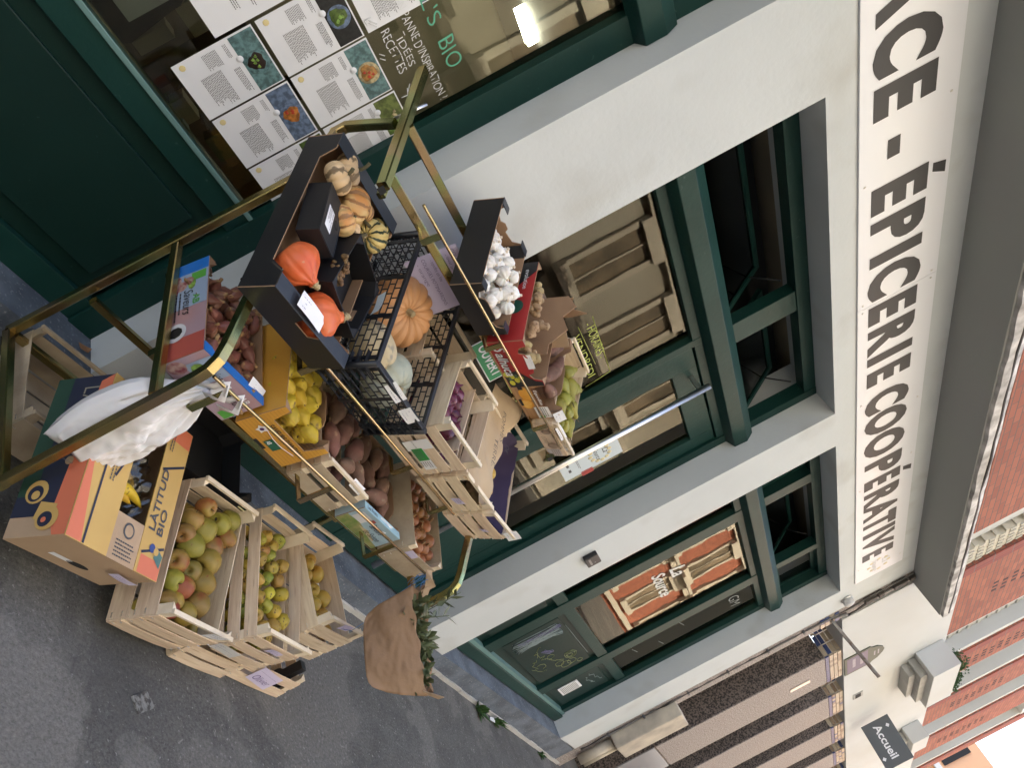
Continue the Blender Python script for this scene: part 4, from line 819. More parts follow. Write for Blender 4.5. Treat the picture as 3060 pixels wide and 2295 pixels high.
# black ventilated plastic crate
def grid_crate(label, P, w_, d, h):
    t = thing('plastic_crate', label, 'crate', pose(P)); 
    b = MB(); T = .018
    b.box(-.004, w_+.004, -.004, T, h-.014, h); b.box(-.004, w_+.004, d-T, d+.004, h-.014, h); b.box(-.004, T-.001, T, d-T, h-.0135, h-.0005); b.box(w_-T+.001, w_+.004, T, d-T, h-.0135, h-.0005); b.obj('rim', BLKP, t, .003)
    for x in (0, w_):
        for y in (0, d):
            b = MB(); b.rod([(x, y, 0), (x, y, h+.003)], .012, 12, (1, 0, 0)); b.obj('corner_post', BLKP, t)
    for x in (-.006, w_+.002):
        for y in (.06, d-.06): pass
    def wall(face, L):
        b = MB(); rows = 9; th = .003
        def bx(u0, u1, z0, z1, k=0):
            if face == 'F': b.box(u0, u1, k*.0008, th+k*.0008, z0, z1)
            elif face == 'B': b.box(u0, u1, d-th-k*.0008, d-k*.0008, z0, z1)
            elif face == 'L': b.box(k*.0008, th+k*.0008, u0, u1, z0, z1)
            elif face == 'R': b.box(w_-th-k*.0008, w_-k*.0008, u0, u1, z0, z1)
        for r in range(rows):
            z = .004+r*(h-.02)/rows; bx(.008, L-.008, z, z+.0035)
            for k in range(int(L/.045)+1):
                u = .012+k*.045+(.022 if r % 2 else 0)
                if u < L-.01: bx(u, u+.0035, z+.0035, z+(h-.02)/rows, 1)
        n_ = 3 if L > .5 else 2
        for k in range(n_+1):
            u = .02+k*(L-.06)/n_; bx(u, u+.016, 0, h-.015, -1)
            if face in 'FL':
                a0 = (u, u+.016); 
        return b
    for nm, f, L in (('front_panel', 'F', w_), ('back_panel', 'B', w_), ('side_panel', 'L', d), ('side_panel', 'R', d)): wall(f, L).obj(nm, BLKP, t)
    b = MB()
    for r in range(int(d/.018)): b.box(.004, w_-.004, .006+r*.018, .009+r*.018, 0, .0035)
    for k in range(int(w_/.05)+1): b.box(.008+k*.05, .0115+k*.05, .004, d-.004, .0036, .006)
    for k in range(5): b.box(.02+k*(w_-.06)/4, .035+k*(w_-.06)/4, .004, d-.004, -.008, -.0005)
    b.obj('bottom_grid', BLKP, t)
    for i in range(7):
        b = MB(); z = .02+i*.03
        if z < h-.03: b.box(-.016, -.0005, .0, .05, z, z+.003); b.box(w_*.0, .06, -.016, -.0045, z, z+.003); b.box(w_-.06, w_, -.016, -.0045, z, z+.003); b.obj('corner_rib', BLKP, t)
    return t
plastic_t = grid_crate('black ventilated plastic crate holding a big tan pumpkin and grey squashes', BX['plastic'], .385, .591, .2417)
redonion_t = wood_crate('wooden crate of red onions with a white and green label, beside the plastic crate', BX['redonion'], .2552, .3199, .2887, nf=4, ns=3, gap=.25, sidelow=.9)
decal(redonion_t, 'crate_label', PAPER, front(.05, .06, -.0108), rect(0, 0, .055, .11)); decal(redonion_t, 'crate_label', PAPER, front(.05, .088, -.0108), rect(.055, -.014, .17, .036)); decal(redonion_t, 'green_label', mat('green_label', (.03, .30, .06), .5), front(.095, .076, -.0122), rect(0, 0, .07, .046))
text('ECHALOTE', TXT, front(.052, .10, -.0122), .04, None, redonion_t, 'lettering'); b = MB(); scribble(b, .06, 4, .009, 0, front(.10, .105, -.0128), 7); scribble(b, .035, 5, .009, 0, front(.172, .112, -.0128), 9); b.obj('small_print', TXT, redonion_t)
potato_t = wood_crate('wooden crate of potatoes half covered by a brown paper sack, middle shelf', BX['potato'], .2512, .40, .2238, nf=3, ns=2)
purple_t = wood_crate('wooden crate lined with deep purple paper, right end of the middle shelf', BX['purple'], .2755, .4638, .2267, nf=3, ns=2, gap=.22)
t = wood_crate('empty wooden crate standing behind the red onion crate', (2.10, -.30, 1.135, -.12, .5, 0), .30, .26, .20, nf=2, ns=2)
PURP = mat('purple_paper', (.035, .022, .06), .75, col2=(.05, .033, .085), nscale=6, bump=.2, bscale=18)
b = MB(); Mp = pose(BX['purple']); rn = random.Random(6); nx, ny = 14, 18; vs = []
for i in range(nx+1):
    for j in range(ny+1):
        u, v = i/nx, j/ny; e = min(u, 1-u, v, 1-v); z = .17-.10*min(1, e*5)**.6+.012*math.sin(u*9+v*4)*min(1, e*6)+.006*rn.random(); vs.append(Mp @ Vector((.008+u*.26, .008+v*.445, z+(.05*max(0, .5-abs(u-.75)) if v > .7 else 0))))
b.add(vs, [(i*(ny+1)+j, (i+1)*(ny+1)+j, (i+1)*(ny+1)+j+1, i*(ny+1)+j+1) for i in range(nx) for j in range(ny)], 0, True); o = b.obj('tissue_liner', PURP); tag(o, 'deep purple tissue paper lining the rightmost crate of the middle shelf', 'paper')
# brown sack over the potatoes
SACK = mat('sack_paper', (.50, .375, .235), .75, col2=(.44, .32, .195), nscale=5, bump=.5, bscale=14)
ps = thing('paper_sack', 'flattened brown paper sack marked POMMES DE TERRE covering the potatoes', 'paper sack', pose(BX['potato']))
b = MB(); nx, ny = 12, 26; vs = []; rn = random.Random(12)
for i in range(nx+1):
    for j in range(ny+1):
        u, v = i/nx, j/ny; z = .205+.012*math.sin(u*6+v*3)+.01*math.sin(v*17+u*5)+.02*math.sin(math.pi*u)*(.4+v)+(.05*(v-.78)/.22 if v > .78 else 0)-.02*(u > .93); vs.append((.004+u*.245+.01*math.sin(v*9), -.006+v*.47, z+rn.uniform(-.0015, .0015)))
b.add(vs, [(i*(ny+1)+j, (i+1)*(ny+1)+j, (i+1)*(ny+1)+j+1, i*(ny+1)+j+1) for i in range(nx) for j in range(ny)], 0, True); b.obj('sheet', SACK, ps)
for s_, x, y, w_ in (('POMMES', .10, .385, .14), ('DE', .18, .27, .035), ('TERRE.', .08, .235, .13)): text(s_, INK, Matrix.Translation((x, y, .262)) @ Matrix.Rotation(R_(-82), 4, 'Z'), w_, .03, ps, 'marker_lettering', -.012, wave=.03)
# --- lower shelf
SAVB = mat('sky_blue_card', (.22, .33, .52), .4, col2=(.45, .10, .08), nscale=1.6, contrast=(.42, .60)); SAVR = mat('brick_red_card', (.42, .09, .07), .4)
BLUE = mat('bright_blue_card', (.02, .16, .55), .4)
sh_t = carton('blue and red printed carton of shallots, leftmost on the lower shelf', BX['shallot'], .30, .40, .143, mat('rosy_card', (.45, .22, .19), .4, col2=(.33, .30, .40), nscale=2.5), kinds=['flat', 'low', 'flat', 'flat'])
L_ = left
decal(sh_t, 'blue_print', BLUE, left(.40, 0), rect(0, 0, .05, .142)); decal(sh_t, 'pale_print', mat('pale_blue_print', (.30, .38, .52), .4), left(.40, 0, -.0014), rect(.05, 0, .20, .142)); decal(sh_t, 'red_print', SAVR, left(.40, 0, -.0014), rect(.32, 0, .399, .142))
decal(sh_t, 'green_print', mat('ab_green', (.10, .36, .06), .4), left(.345, .085, -.0022), rect(0, 0, .035, .05))
for i, (y, z, r) in enumerate(((.33, .03, .02), (.30, .05, .022), (.315, .075, .018), (.28, .025, .017))): decal(sh_t, 'vegetable_print', mat('radish_print', (.22, .04, .06), .4, col2=(.5, .35, .3), nscale=60), left(y, z, -.0024-.0003*i), disc(0, 0, r, 12))
decal(sh_t, 'leaf_print', CM['lime'], left(.30, .088, -.0024), disc(0, 0, .026, 8, .014))
text('Saveurs', CARDB, left(.275, .062, -.003), .105, .032, sh_t, 'lettering', 0, .35); text('AB', MATS['ab_green'], left(.245, .095, -.003), .04, .024, sh_t, 'lettering', .02)
b = MB(); scribble(b, .12, 3, .013, 0, left(.27, .048, -.003), 5); b.obj('small_print', CARDB, sh_t)
decal(sh_t, 'oval_print', mat('oval_white', (.62, .62, .66), .4), left(.105, .045, -.003), disc(0, 0, .036, 24, .036)); decal(sh_t, 'map_print', CARDB, left(.105, .045, -.0036), disc(0, 0, .022, 9, .024))
decal(sh_t, 'blue_print', MATS['pale_blue_print'], front(0, 0), rect(.03, .055, .13, .142)); decal(sh_t, 'vegetable_print', MATS['radish_print'], front(.03, .035, -.0022), disc(0, 0, .028, 12)); decal(sh_t, 'leaf_print', CM['lime'], front(.06, .085, -.0024), disc(0, 0, .022, 8))
b = MB(); b.box(-.001, .301, -.001, .032, .1435, .147); b.obj('top_flange', BLUE, sh_t); text('Saveurs', CARDB, front(.19, .10-.03, -.002), .09, .03, sh_t, 'lettering', 0, .35); text('AB', PAPER, front(.235, .10, -.002), .035, .022, sh_t, 'lettering', .02)
text('Échalotes', CARDB, front(.055, .10, -.0026), .10, .03, sh_t, 'lettering', -.01, .3)
decal(sh_t, 'label', PAPER, front(.135, .045, -.0026), rect(0, 0, .045, .07)); decal(sh_t, 'green_label', MATS['ab_green'], front(.255, .012, -.0022), rect(0, 0, .04, .035)); decal(sh_t, 'hand_hole', DARK, front(.118, .035, -.0024), disc(0, 0, .022, 16, .012))
YEL = mat('ochre_card', (.62, .33, .05), .5, col2=(.58, .29, .04), nscale=5); YS = mat('ochre_stripe', (.42, .20, .03), .5)
qu_t = carton('ochre yellow striped carton of quinces beside the shallots', BX['quince'], .2797, .40, .1766, YEL, kinds=['low', 'flat', 'flat', 'wave'])
b = MB()
for i in range(13): b.add([front(0, .008+i*.0125, -.0012) @ Vector(p) for p in ((.002, 0, 0), (.277, 0, 0), (.277, .0012, 0), (.002, .0012, 0))], [(0, 1, 2, 3)])
b.obj('stripe_print', YS, qu_t); text("SAVEURS D'ANTAN", INK, front(.06, .078, -.0022), .185, .022, qu_t, 'lettering', .02)
decal(qu_t, 'star_logo', PAPER, front(.045, .045, -.0022), [(.022*(1 if i % 2 else .6)*math.cos(i*math.pi/5)+.02, .022*(1 if i % 2 else .6)*math.sin(i*math.pi/5)+.01) for i in range(10)]); decal(qu_t, 'star_logo', mat('logo_violet', (.08, .02, .12), .5), front(.065, .055, -.003), disc(0, 0, .008, 8))
decal(qu_t, 'green_badge', mat('badge_green', (.02, .12, .07), .5), front(.125, .022, -.0024), rect(0, 0, .06, .032)); text('AB', PAPER, front(.129, .028, -.003), .018, .016, qu_t, 'lettering', .02)
b = MB(); b.rod([front(.07+.012*i, .068-.012*math.sin(i/14*3.1), -.0026) @ Vector((0, 0, 0)) for i in range(15)], .0012, 4); b.obj('curve_print', PAPER, qu_t); decal(qu_t, 'hand_hole', DARK, front(.13, 0, -.0024), rect(-.03, 0, .03, .012))
sw_t = wood_crate('weathered wooden crate of sweet potatoes in the middle of the lower shelf', BX['sweet'], .28, .40, .1689, m=WOODG, nf=2, ns=2, gap=.3)
tr_t = carton('pale blue carton with a landscape picture and a carton of sweet potatoes', BX['troyes'], .2975, .40, .1253, mat('pale_blue_card', (.33, .45, .52), .45), kinds=['flat', 'flat', 'wave', 'wave'])
tr_t['label'] = 'pale blue carton with a landscape picture, between sweet potatoes and onions'
decal(tr_t, 'meadow_print', mat('meadow_print', (.14, .22, .05), .5, col2=(.32, .30, .12), nscale=30), front(0, 0), [(0, .002), (.296, .002), (.296, .022), (.22, .03), (.15, .048), (.09, .06), (0, .055)]); decal(tr_t, 'sand_print', mat('sand_print', (.50, .42, .26), .5), front(0, 0, -.0018), [(.10, .048), (.16, .058), (.24, .038), (.25, .03), (.18, .036)])
decal(tr_t, 'label', mat('label_grey_white', (.62, .60, .60), .5), front(.02, .06, -.0018), rect(0, 0, .075, .05)); decal(tr_t, 'red_print', CM['red'], front(.10, .09, -.0018), rect(0, 0, .025, .022)); text('Saveurs', INK, front(.13, .075, -.002), .09, .03, tr_t, 'lettering', 0, .3); text('de Saison', INK, front(.15, .038, -.002), .11, .026, tr_t, 'lettering', 0, .3)
b = MB(); b.box(-.001, .2985, -.001, .03, .1258, .129); b.obj('top_flange', mat('pale_blue_flange', (.35, .55, .66), .4), tr_t); text('Les Fruits', INK, Matrix.Translation((.02, .006, .1296)), .08, .015, tr_t, 'lettering', .01)
on_t = wood_crate('shallow wooden crate of yellow onions at the right end of the lower shelf', BX['onion'], .2885, .40, .1681, m=WOODG, nf=1, ns=1, gap=0, rail=False, sidelow=.98)
# --- ground crates
g1_t = wood_crate('wooden crate of large green and red apples tilted beside the banana carton', BX['G1'], .2995, .4722, .254, nf=3, ns=2, sidelow=.75)
g2_t = wood_crate('wooden crate of small spotted yellow apples in the middle of the ground row', BX['G2'], .2934, .5061, .235, nf=3, ns=3, gap=.28, sidelow=.78)
g3_t = wood_crate('wooden crate of a few smooth golden apples, rightmost on the ground', BX['G3'], .2913, .4396, .2587, nf=3, ns=2, sidelow=.75)
wood_crate('upturned empty wooden crate under the small spotted apples', (2.27, -.915, .004, .05, 0, 0), .31, .36, .125, nf=2, ns=2, rail=False)
g4 = wood_crate('empty wooden crate carrying a lilac note under the golden apples', (2.61, -.875, .004, .03, 0, 0), .37, .32, .15, nf=2, ns=2, gap=.35, rail=False)
wood_crate('old empty wooden crate standing under the left end of the rack', (1.40, -.50, .05, .02, .05, 0), .32, .40, .17, m=WOODG, mr=WOODG, nf=1, ns=2)
carton('black plastic tray lying on the foot rails behind the apples', (1.84, -.46, .28, .05, .2, 0), .42, .34, .14, CARDB, CARDB, kinds='low', name='black_tray')
b = MB()
for M_ in (): pass
BAN = mat('yellow_banana_card', (.58, .38, .12), .6, col2=(.52, .33, .10), nscale=3); NAVY = mat('navy_print', (.02, .025, .05), .5); CORAL = mat('coral_print', (.62, .17, .09), .5)
ba_t = carton('large brown banana carton with yellow, coral and navy print, cut open on top', BX['banana'], .4011, .4982, .1895, CARDL, CARDL, kinds='flat', name='banana_carton')
decal(ba_t, 'navy_print', NAVY, left(.498, 0), rect(.0, .0, .44, .189)); decal(ba_t, 'green_print', mat('dark_green_print', (.02, .06, .04), .5), left(.498, 0, -.0018), rect(.0, .0, .38, .055)); decal(ba_t, 'coral_print', CORAL, left(.498, 0, -.0018), [(.02, .15), (.44, .125), (.497, .15), (.497, .189), (.0, .189)])
for i, (y, z, r, m_) in enumerate(((.13, .06, .035, BAN), (.125, .058, .024, NAVY), (.12, .06, .013, BAN), (.05, .12, .035, BAN), (.047, .115, .022, NAVY), (.045, .112, .008, CORAL))): decal(ba_t, 'logo_print', m_, left(y, z, -.0026-.0005*i), disc(0, 0, r, 18))
decal(ba_t, 'logo_print', BAN, left(.10, .085, -.0028), [(0, 0), (.05, -.01), (.055, .045), (.01, .055)]); decal(ba_t, 'dot_print', mat('dull_peach', (.45, .33, .20), .6), left(.22, .13, -.003), disc(0, 0, .013))
text('LATITUD', mat('khaki_line', (.28, .26, .20), .6), left(.46, .10, -.0026), .22, .05, ba_t, 'lettering', -.01)
# top of the carton: two printed lids with a gap between
ZT = .1895; b = MB(); b.box(-.002, .165, -.002, .50, ZT+.0005, ZT+.004); b.obj('lid_flap', [BAN], ba_t); b = MB(); b.box(.290, .404, -.002, .50, ZT+.0005, ZT+.004); b.obj('lid_flap', [BAN], ba_t)
b = MB(); b.box(.166, .289, -.002, .135, ZT+.0005, ZT+.003); b.obj('lid_flap', CARDL, ba_t); b = MB(); b.box(.166, .289, .42, .50, ZT+.0005, ZT+.003); b.obj('lid_flap', CARDL, ba_t)
top = lambda x, y, k=0: Matrix.Translation((x, y, ZT+.0048+k*.0006)) @ Matrix.Rotation(R_(90), 4, 'Z')
decal(ba_t, 'coral_print', CORAL, top(0, 0), [(0, .002), (.0, -.058), (.30, -.004), (.30, .002)]); decal(ba_t, 'coral_print', CORAL, top(.402, 0), rect(0, 0, .055, .10)); decal(ba_t, 'coral_print', CORAL, top(.402, .44), rect(0, 0, .058, .10))
decal(ba_t, 'kraft_print', CARDL, top(.345, .20, -.3), rect(0, 0, .0001, .0001))
for x0, y0, x1, y1 in ((.064, 0, .064, .30), (.11, .22, .165, .35), (.30, .06, .40, .10), (.30, .33, .40, .38)):
    v = Vector((x1-x0, y1-y0)).normalized()*.004; decal(ba_t, 'dark_line', NAVY, Matrix.Translation((0, 0, ZT+.0056)), [(x0+v.y, y0-v.x), (x1+v.y, y1-v.x), (x1-v.y, y1+v.x), (x0-v.y, y0+v.x)])
DG = mat('slate_print', (.07, .075, .085), .6)
text('LÀTITUD', DG, Matrix.Translation((.335, .135, ZT+.0062)) @ Matrix.Rotation(R_(90), 4, 'Z'), .20, .038, ba_t, 'lettering', .02); text('BIO', DG, Matrix.Translation((.375, .13, ZT+.0062)) @ Matrix.Rotation(R_(90), 4, 'Z'), .085, .03, ba_t, 'lettering', .02)
text('TUD', DG, Matrix.Translation((.118, .46, ZT+.0062)) @ Matrix.Rotation(R_(-90), 4, 'Z'), .12, .035, ba_t, 'lettering', .02)
for x, y in ((.095, .20), (.31, .40)): b = MB(); scribble(b, .10, 2, .012, 0, Matrix.Translation((x, y, ZT+.0062)) @ Matrix.Rotation(R_(90), 4, 'Z'), 5); b.obj('small_print', DG, ba_t)
b = MB(); b.lathe([(.024, 0), (.0235, .0004)], 24, M=Matrix.Translation((.228, .095, ZT+.0045))); b.lathe([(.018, .0005), (.0175, .0008)], 24, m=1, M=Matrix.Translation((.228, .095, ZT+.0045))); b.obj('crop_stamp', [DG, CARDL], ba_t)
b = MB(); scribble(b, .09, 5, .011, 0, Matrix.Translation((.185, .055, ZT+.0045)), 6); b.obj('table_print', DG, ba_t)
decal(ba_t, 'logo_print', mat('logo_blue', (.03, .06, .22), .5), Matrix.Translation((.345, .085, ZT+.0062)), disc(0, 0, .014)); decal(ba_t, 'logo_print', mat('logo_teal', (.07, .16, .15), .5), Matrix.Translation((.375, .065, ZT+.006)), [(.02, -.03), (.025, .01), (-.01, .03), (-.015, -.005)]); decal(ba_t, 'logo_print', BAN, Matrix.Translation((.365, .08, ZT+.0068)), disc(0, 0, .012))
decal(ba_t, 'hand_hole', DARK, front(.22, .06), disc(0, 0, .045, 20, .014)); decal(ba_t, 'white_sticker', PAPER, front(.11, .05), rect(0, 0, .08, .02))
b = MB(); Mb = pose(BX['banana']); rn = random.Random(5); vs = []; nx, ny = 12, 20
for i in range(nx+1):
    for j in range(ny+1):
        u, v = i/nx, j/ny; vs.append(Mb @ Vector((.15+u*.16, .13+v*.30, .145+.02*math.sin(u*5+v*7)+rn.uniform(-.007, .007))))
b.add(vs, [(i*(ny+1)+j, (i+1)*(ny+1)+j, (i+1)*(ny+1)+j+1, i*(ny+1)+j+1) for i in range(nx) for j in range(ny)])
pk = MB(); pk.v = [tuple(Vector(v)+Vector((0, 0, -.035))) for v in b.v]; pk.f = list(b.f); pk.m = list(b.m); pk.sm = [True]*len(b.f); tag(pk.obj('packing_paper', mat('dark_packing', (.085, .06, .04), .85, col2=(.04, .03, .02), nscale=14, bump=.5, bscale=25)), 'dark brown crumpled packing paper lining the cut banana carton', 'paper')
fm = glassmat('plastic_film', (.80, .78, .74), 1.7, .16); tag(b.obj('plastic_film', fm), 'crumpled clear plastic film inside the cut banana carton', 'plastic film')

# ================================================================== produce
def lumpy(prof, n, seed, amp=.04, ribs=0, ribamp=0.0, freq=1.6, tw=0):
    b = MB(); off = Vector((seed*3.1, seed*1.7, seed*.9)); R0 = max(r for r, z in prof)
    def fn(th, r, z):
        k = 1+amp*noise.noise(Vector((math.cos(th)*freq, math.sin(th)*freq, z/R0*freq))+off)*2
        if ribs: k *= 1-ribamp*abs(math.cos(ribs*th/2))**6*min(1, r/R0*1.5)
        return r*k, z
    b.lathe(prof, n, 0, fn); return b
def arc(pts, m=3):
    """smooth a polyline profile (Catmull-Rom)"""
    out = []; P = [pts[0]]+list(pts)+[pts[-1]]
    for i in range(1, len(P)-2):
        for k in range(m):
            t = k/m; p = []
            for a in (0, 1):
                p0, p1, p2, p3 = P[i-1][a], P[i][a], P[i+1][a], P[i+2][a]
                p.append(.5*((2*p1)+(-p0+p2)*t+(2*p0-5*p1+4*p2-p3)*t*t+(-p0+3*p1-3*p2+p3)*t**3))
            out.append((max(p[0], .0006), p[1]))
    out.append((max(pts[-1][0], .0006), pts[-1][1])); return out
def fruit_mat(name, c1, c2, c3=None, rough=.42, ns=18, hue=.02, rnd=.22, n3=(70, .62, .68), contrast=(.4, .62), bump=.06, sss=0, spec=.3, stretch=None, bscale=60):
    return mat(name, c1, rough, col2=c2, nscale=ns, hue=hue, rnd=rnd, col3=c3, n3=n3, contrast=contrast, bump=bump, sss=sss, spec=spec, stretch=stretch, bscale=bscale)
STEM = mat('stem_brown', (.07, .045, .02), .8)
AP = arc([(.001, .010), (.010, .004), (.022, .003), (.033, .017), (.0375, .037), (.034, .055), (.023, .066), (.012, .066), (.004, .058), (.001, .056)])
def make_kind(prof, n=26, amp=.04, **k): return [lumpy(prof, n, s_, amp, **k) for s_ in (1, 2, 3)]
APPLE_M = [fruit_mat('green_apple_skin', (.27, .20, .035), (.20, .16, .03), (.22, .09, .03), hue=.03, n3=(90, .66, .72)), fruit_mat('red_apple_skin', (.26, .045, .03), (.27, .17, .04), None, contrast=(.45, .6), ns=9), fruit_mat('russet_apple_skin', (.26, .135, .04), (.22, .16, .04), (.25, .06, .03), ns=12, n3=(9, .55, .68))]
SMALL_M = [fruit_mat('spotted_apple_skin', (.44, .33, .035), (.37, .29, .04), (.07, .045, .02), hue=.02, n3=(75, .66, .70)), fruit_mat('lime_apple_skin', (.24, .26, .035), (.34, .30, .05), (.05, .05, .02), n3=(80, .64, .68)), fruit_mat('brownish_apple_skin', (.36, .21, .05), (.42, .30, .05), (.08, .04, .02), n3=(60, .62, .70))]
GOLD_M = [fruit_mat('golden_apple_skin', (.50, .28, .055), (.48, .33, .07), (.28, .13, .04), hue=.012, rnd=.08, n3=(90, .72, .76))]
QUI_M = [fruit_mat('quince_skin', (.52, .37, .03), (.43, .30, .03), (.16, .10, .03), hue=.01, rnd=.12, n3=(22, .60, .70), rough=.5)]
PEAR_M = [fruit_mat('pear_skin', (.29, .265, .05), (.23, .225, .045), (.20, .17, .06), hue=.012, rnd=.1, n3=(120, .7, .74))]
ONI_M = [fruit_mat('onion_skin', (.33, .15, .065), (.26, .105, .045), (.40, .24, .12), ns=9, stretch=(1, 1, .25), n3=(26, .58, .7), hue=.012, rough=.32)]
RON_M = [fruit_mat('red_onion_skin', (.12, .025, .05), (.075, .015, .033), (.24, .11, .14), ns=9, stretch=(1, 1, .25), n3=(24, .58, .7), hue=.012, rough=.25)]
SHA_M = [fruit_mat('shallot_skin', (.25, .11, .08), (.18, .075, .058), (.33, .19, .12), ns=11, stretch=(1, 1, .2), n3=(28, .55, .68), hue=.015, rough=.3)]
SWP_M = [fruit_mat('sweet_potato_skin', (.20, .10, .075), (.15, .085, .062), (.25, .165, .11), ns=14, n3=(40, .58, .7), hue=.015, rough=.75, bump=.3)]
GAR_M = [fruit_mat('garlic_skin', (.86, .84, .80), (.80, .76, .70), (.46, .34, .28), ns=14, stretch=(1, 1, .3), n3=(20, .66, .8), hue=.004, rnd=.04, rough=.5, sss=.1)]
GIN_M = [fruit_mat('ginger_skin', (.46, .34, .19), (.36, .26, .14), (.26, .17, .09), ns=30, rough=.8, bump=.4)]
TUR_M = [fruit_mat('turmeric_skin', (.20, .13, .06), (.14, .09, .045), None, ns=30, rough=.85, bump=.4)]
POT_M = [fruit_mat('potato_skin', (.30, .22, .12), (.24, .17, .09), None, ns=14, rough=.8, bump=.2)]
HUSK = mat('dry_husk', (.28, .18, .09), .8, col2=(.30, .17, .07), nscale=30, rnd=.2)
CORE = mat('calyx_dark', (.05, .035, .02), .9)
KIND = {}
def kind(name, meshes, mats, extras): KIND[name] = ([b.mesh(name, mats[0]) for b in meshes], mats, [(nm, e.mesh(nm, m)) for nm, e, m in extras])
def stemb(h0, h, r=.0014, lean=.4): b = MB(); b.rod([(0, 0, h0), (h*lean*.4, 0, h0+h*.5), (h*lean, .001, h0+h)], r, 6, (0, 1, 0)); return b
cal = MB(); cal.lathe([(.006, .009), (.0045, .0035), (.001, .006)], 7, fn=lambda th, r, z: (r*(1+.35*math.cos(5*th)), z))
kind('apple', make_kind(AP, 28, .035), APPLE_M, [('stem', stemb(.056, .016), STEM), ('calyx', cal, CORE)])
kind('golden_apple', make_kind([(r*1.03, z*.95) for r, z in AP], 28, .02), GOLD_M, [('stem', stemb(.053, .010), STEM), ('calyx', cal, CORE)])
kind('small_apple', make_kind([(r*.70, z*.60) for r, z in AP], 24, .06, ribs=5, ribamp=.05), SMALL_M, [('stem', stemb(.034, .010, .001), STEM), ('calyx', cal, CORE)])
kind('quince', make_kind(arc([(.001, .008), (.010, .001), (.024, .004), (.034, .022), (.036, .042), (.029, .062), (.017, .077), (.010, .086), (.004, .088), (.001, .085)]), 28, .10, ribs=5, ribamp=.06), QUI_M, [('stem', stemb(.084, .008, .002), STEM), ('calyx', cal, CORE)])
kind('pear', make_kind(arc([(.001, .006), (.010, .001), (.024, .006), (.032, .024), (.031, .042), (.022, .062), (.015, .080), (.012, .092), (.005, .100), (.001, .100)]), 26, .04), PEAR_M, [('stem', stemb(.099, .022, .0017), STEM), ('calyx', cal, CORE)])
dk = MB(); dk.lathe([(.0045, .0), (.0035, .012), (.005, .020), (.0015, .026)], 8, fn=lambda th, r, z: (r*(1+.3*math.sin(3*th)), z), M=Matrix.Translation((0, 0, .052)))
rt = MB()
for i in range(7): a = i*.9; rt.rod([(0, 0, .004), (.004*math.cos(a), .004*math.sin(a), -.003), (.008*math.cos(a), .008*math.sin(a), -.004)], .0006, 4, (0, 0, 1.1))
kind('onion', make_kind(arc([(.001, .002), (.008, .001), (.021, .008), (.0285, .023), (.026, .038), (.015, .048), (.006, .053), (.003, .060), (.001, .062)]), 24, .04), ONI_M, [('dry_neck', dk, HUSK), ('root_tuft', rt, HUSK)])
kind('red_onion', make_kind(arc([(.001, .002), (.008, .001), (.020, .008), (.0275, .023), (.025, .038), (.014, .047), (.006, .052), (.003, .060), (.001, .064)]), 24, .04), RON_M, [('root_tuft', rt, HUSK)])
dk2 = MB(); dk2.lathe([(.0045, 0), (.004, .006), (.005, .012), (.001, .017)], 7, fn=lambda th, r, z: (r*(1+.3*math.sin(3*th)), z), M=Matrix.Translation((.002, 0, .062)))
kind('shallot', make_kind(arc([(.001, .001), (.006, .002), (.014, .012), (.0175, .026), (.015, .042), (.008, .056), (.004, .064), (.003, .072), (.001, .076)]), 18, .10), SHA_M, [('dry_neck', dk2, HUSK), ('root_tuft', rt, HUSK)])
gst = MB(); gst.rod([(0, 0, .036), (.002, 0, .046), (.005, .001, .054)], .0052, 8, (0, 1, 0))
grt = MB(); grt.lathe([(.009, .002), (.008, -.001), (.001, -.002)], 10)
kind('garlic_bulb', make_kind(arc([(.001, .003), (.010, .0), (.022, .007), (.0265, .019), (.023, .031), (.014, .039), (.008, .043), (.006, .047), (.001, .048)]), 36, .06, ribs=9, ribamp=.16), GAR_M, [('stem', gst, mat('garlic_stem', (.62, .52, .40), .6)), ('root_plate', grt, HUSK)])
def bent(seed, L_, r, bend=.3, lump=.25):
    rn = random.Random(seed); b = MB(); k = 16; n_ = 16; o = 0; a1 = rn.uniform(.6, 1.3)
    for i in range(k+1):
        u = i/k; rad = r*max(.03, math.sin(math.pi*min(1, max(0, u)))**(.55))*(1-.25*abs(u-.5)*a1)*(1+lump*noise.noise(Vector((u*4, seed, 0))))
        cx = L_*(u-.5); cy = bend*L_*math.sin(math.pi*u)*.5+.1*r*noise.noise(Vector((seed, u*5, 1)))
        for j in range(n_):
            th = 2*math.pi*j/n_; rr = rad*(1+.14*noise.noise(Vector((math.cos(th)*1.3, math.sin(th)*1.3, u*5+seed))))
            b.v.append((cx, cy+rr*math.cos(th), rr*math.sin(th)))
    for i in range(k):
        for j in range(n_): j2 = (j+1) % n_; b.f.append((i*n_+j, i*n_+j2, (i+1)*n_+j2, (i+1)*n_+j)); b.m.append(0); b.sm.append(True)
    b.f.append(tuple(range(n_-1, -1, -1))); b.f.append(tuple(k*n_+j for j in range(n_))); b.m += [0, 0]; b.sm += [True, True]; return b
tail = MB(); tail.rod([(.075, .0, 0), (.086, .003, .001), (.092, .008, .003)], .0022, 6)
kind('sweet_potato', [bent(s_, .155, .032, .15) for s_ in (1, 2, 3, 4)], SWP_M, [('root_tail', tail, HUSK)])
kind('potato', [bent(s_+9, .075, .026, .05) for s_ in (1, 2, 3)], POT_M, [])
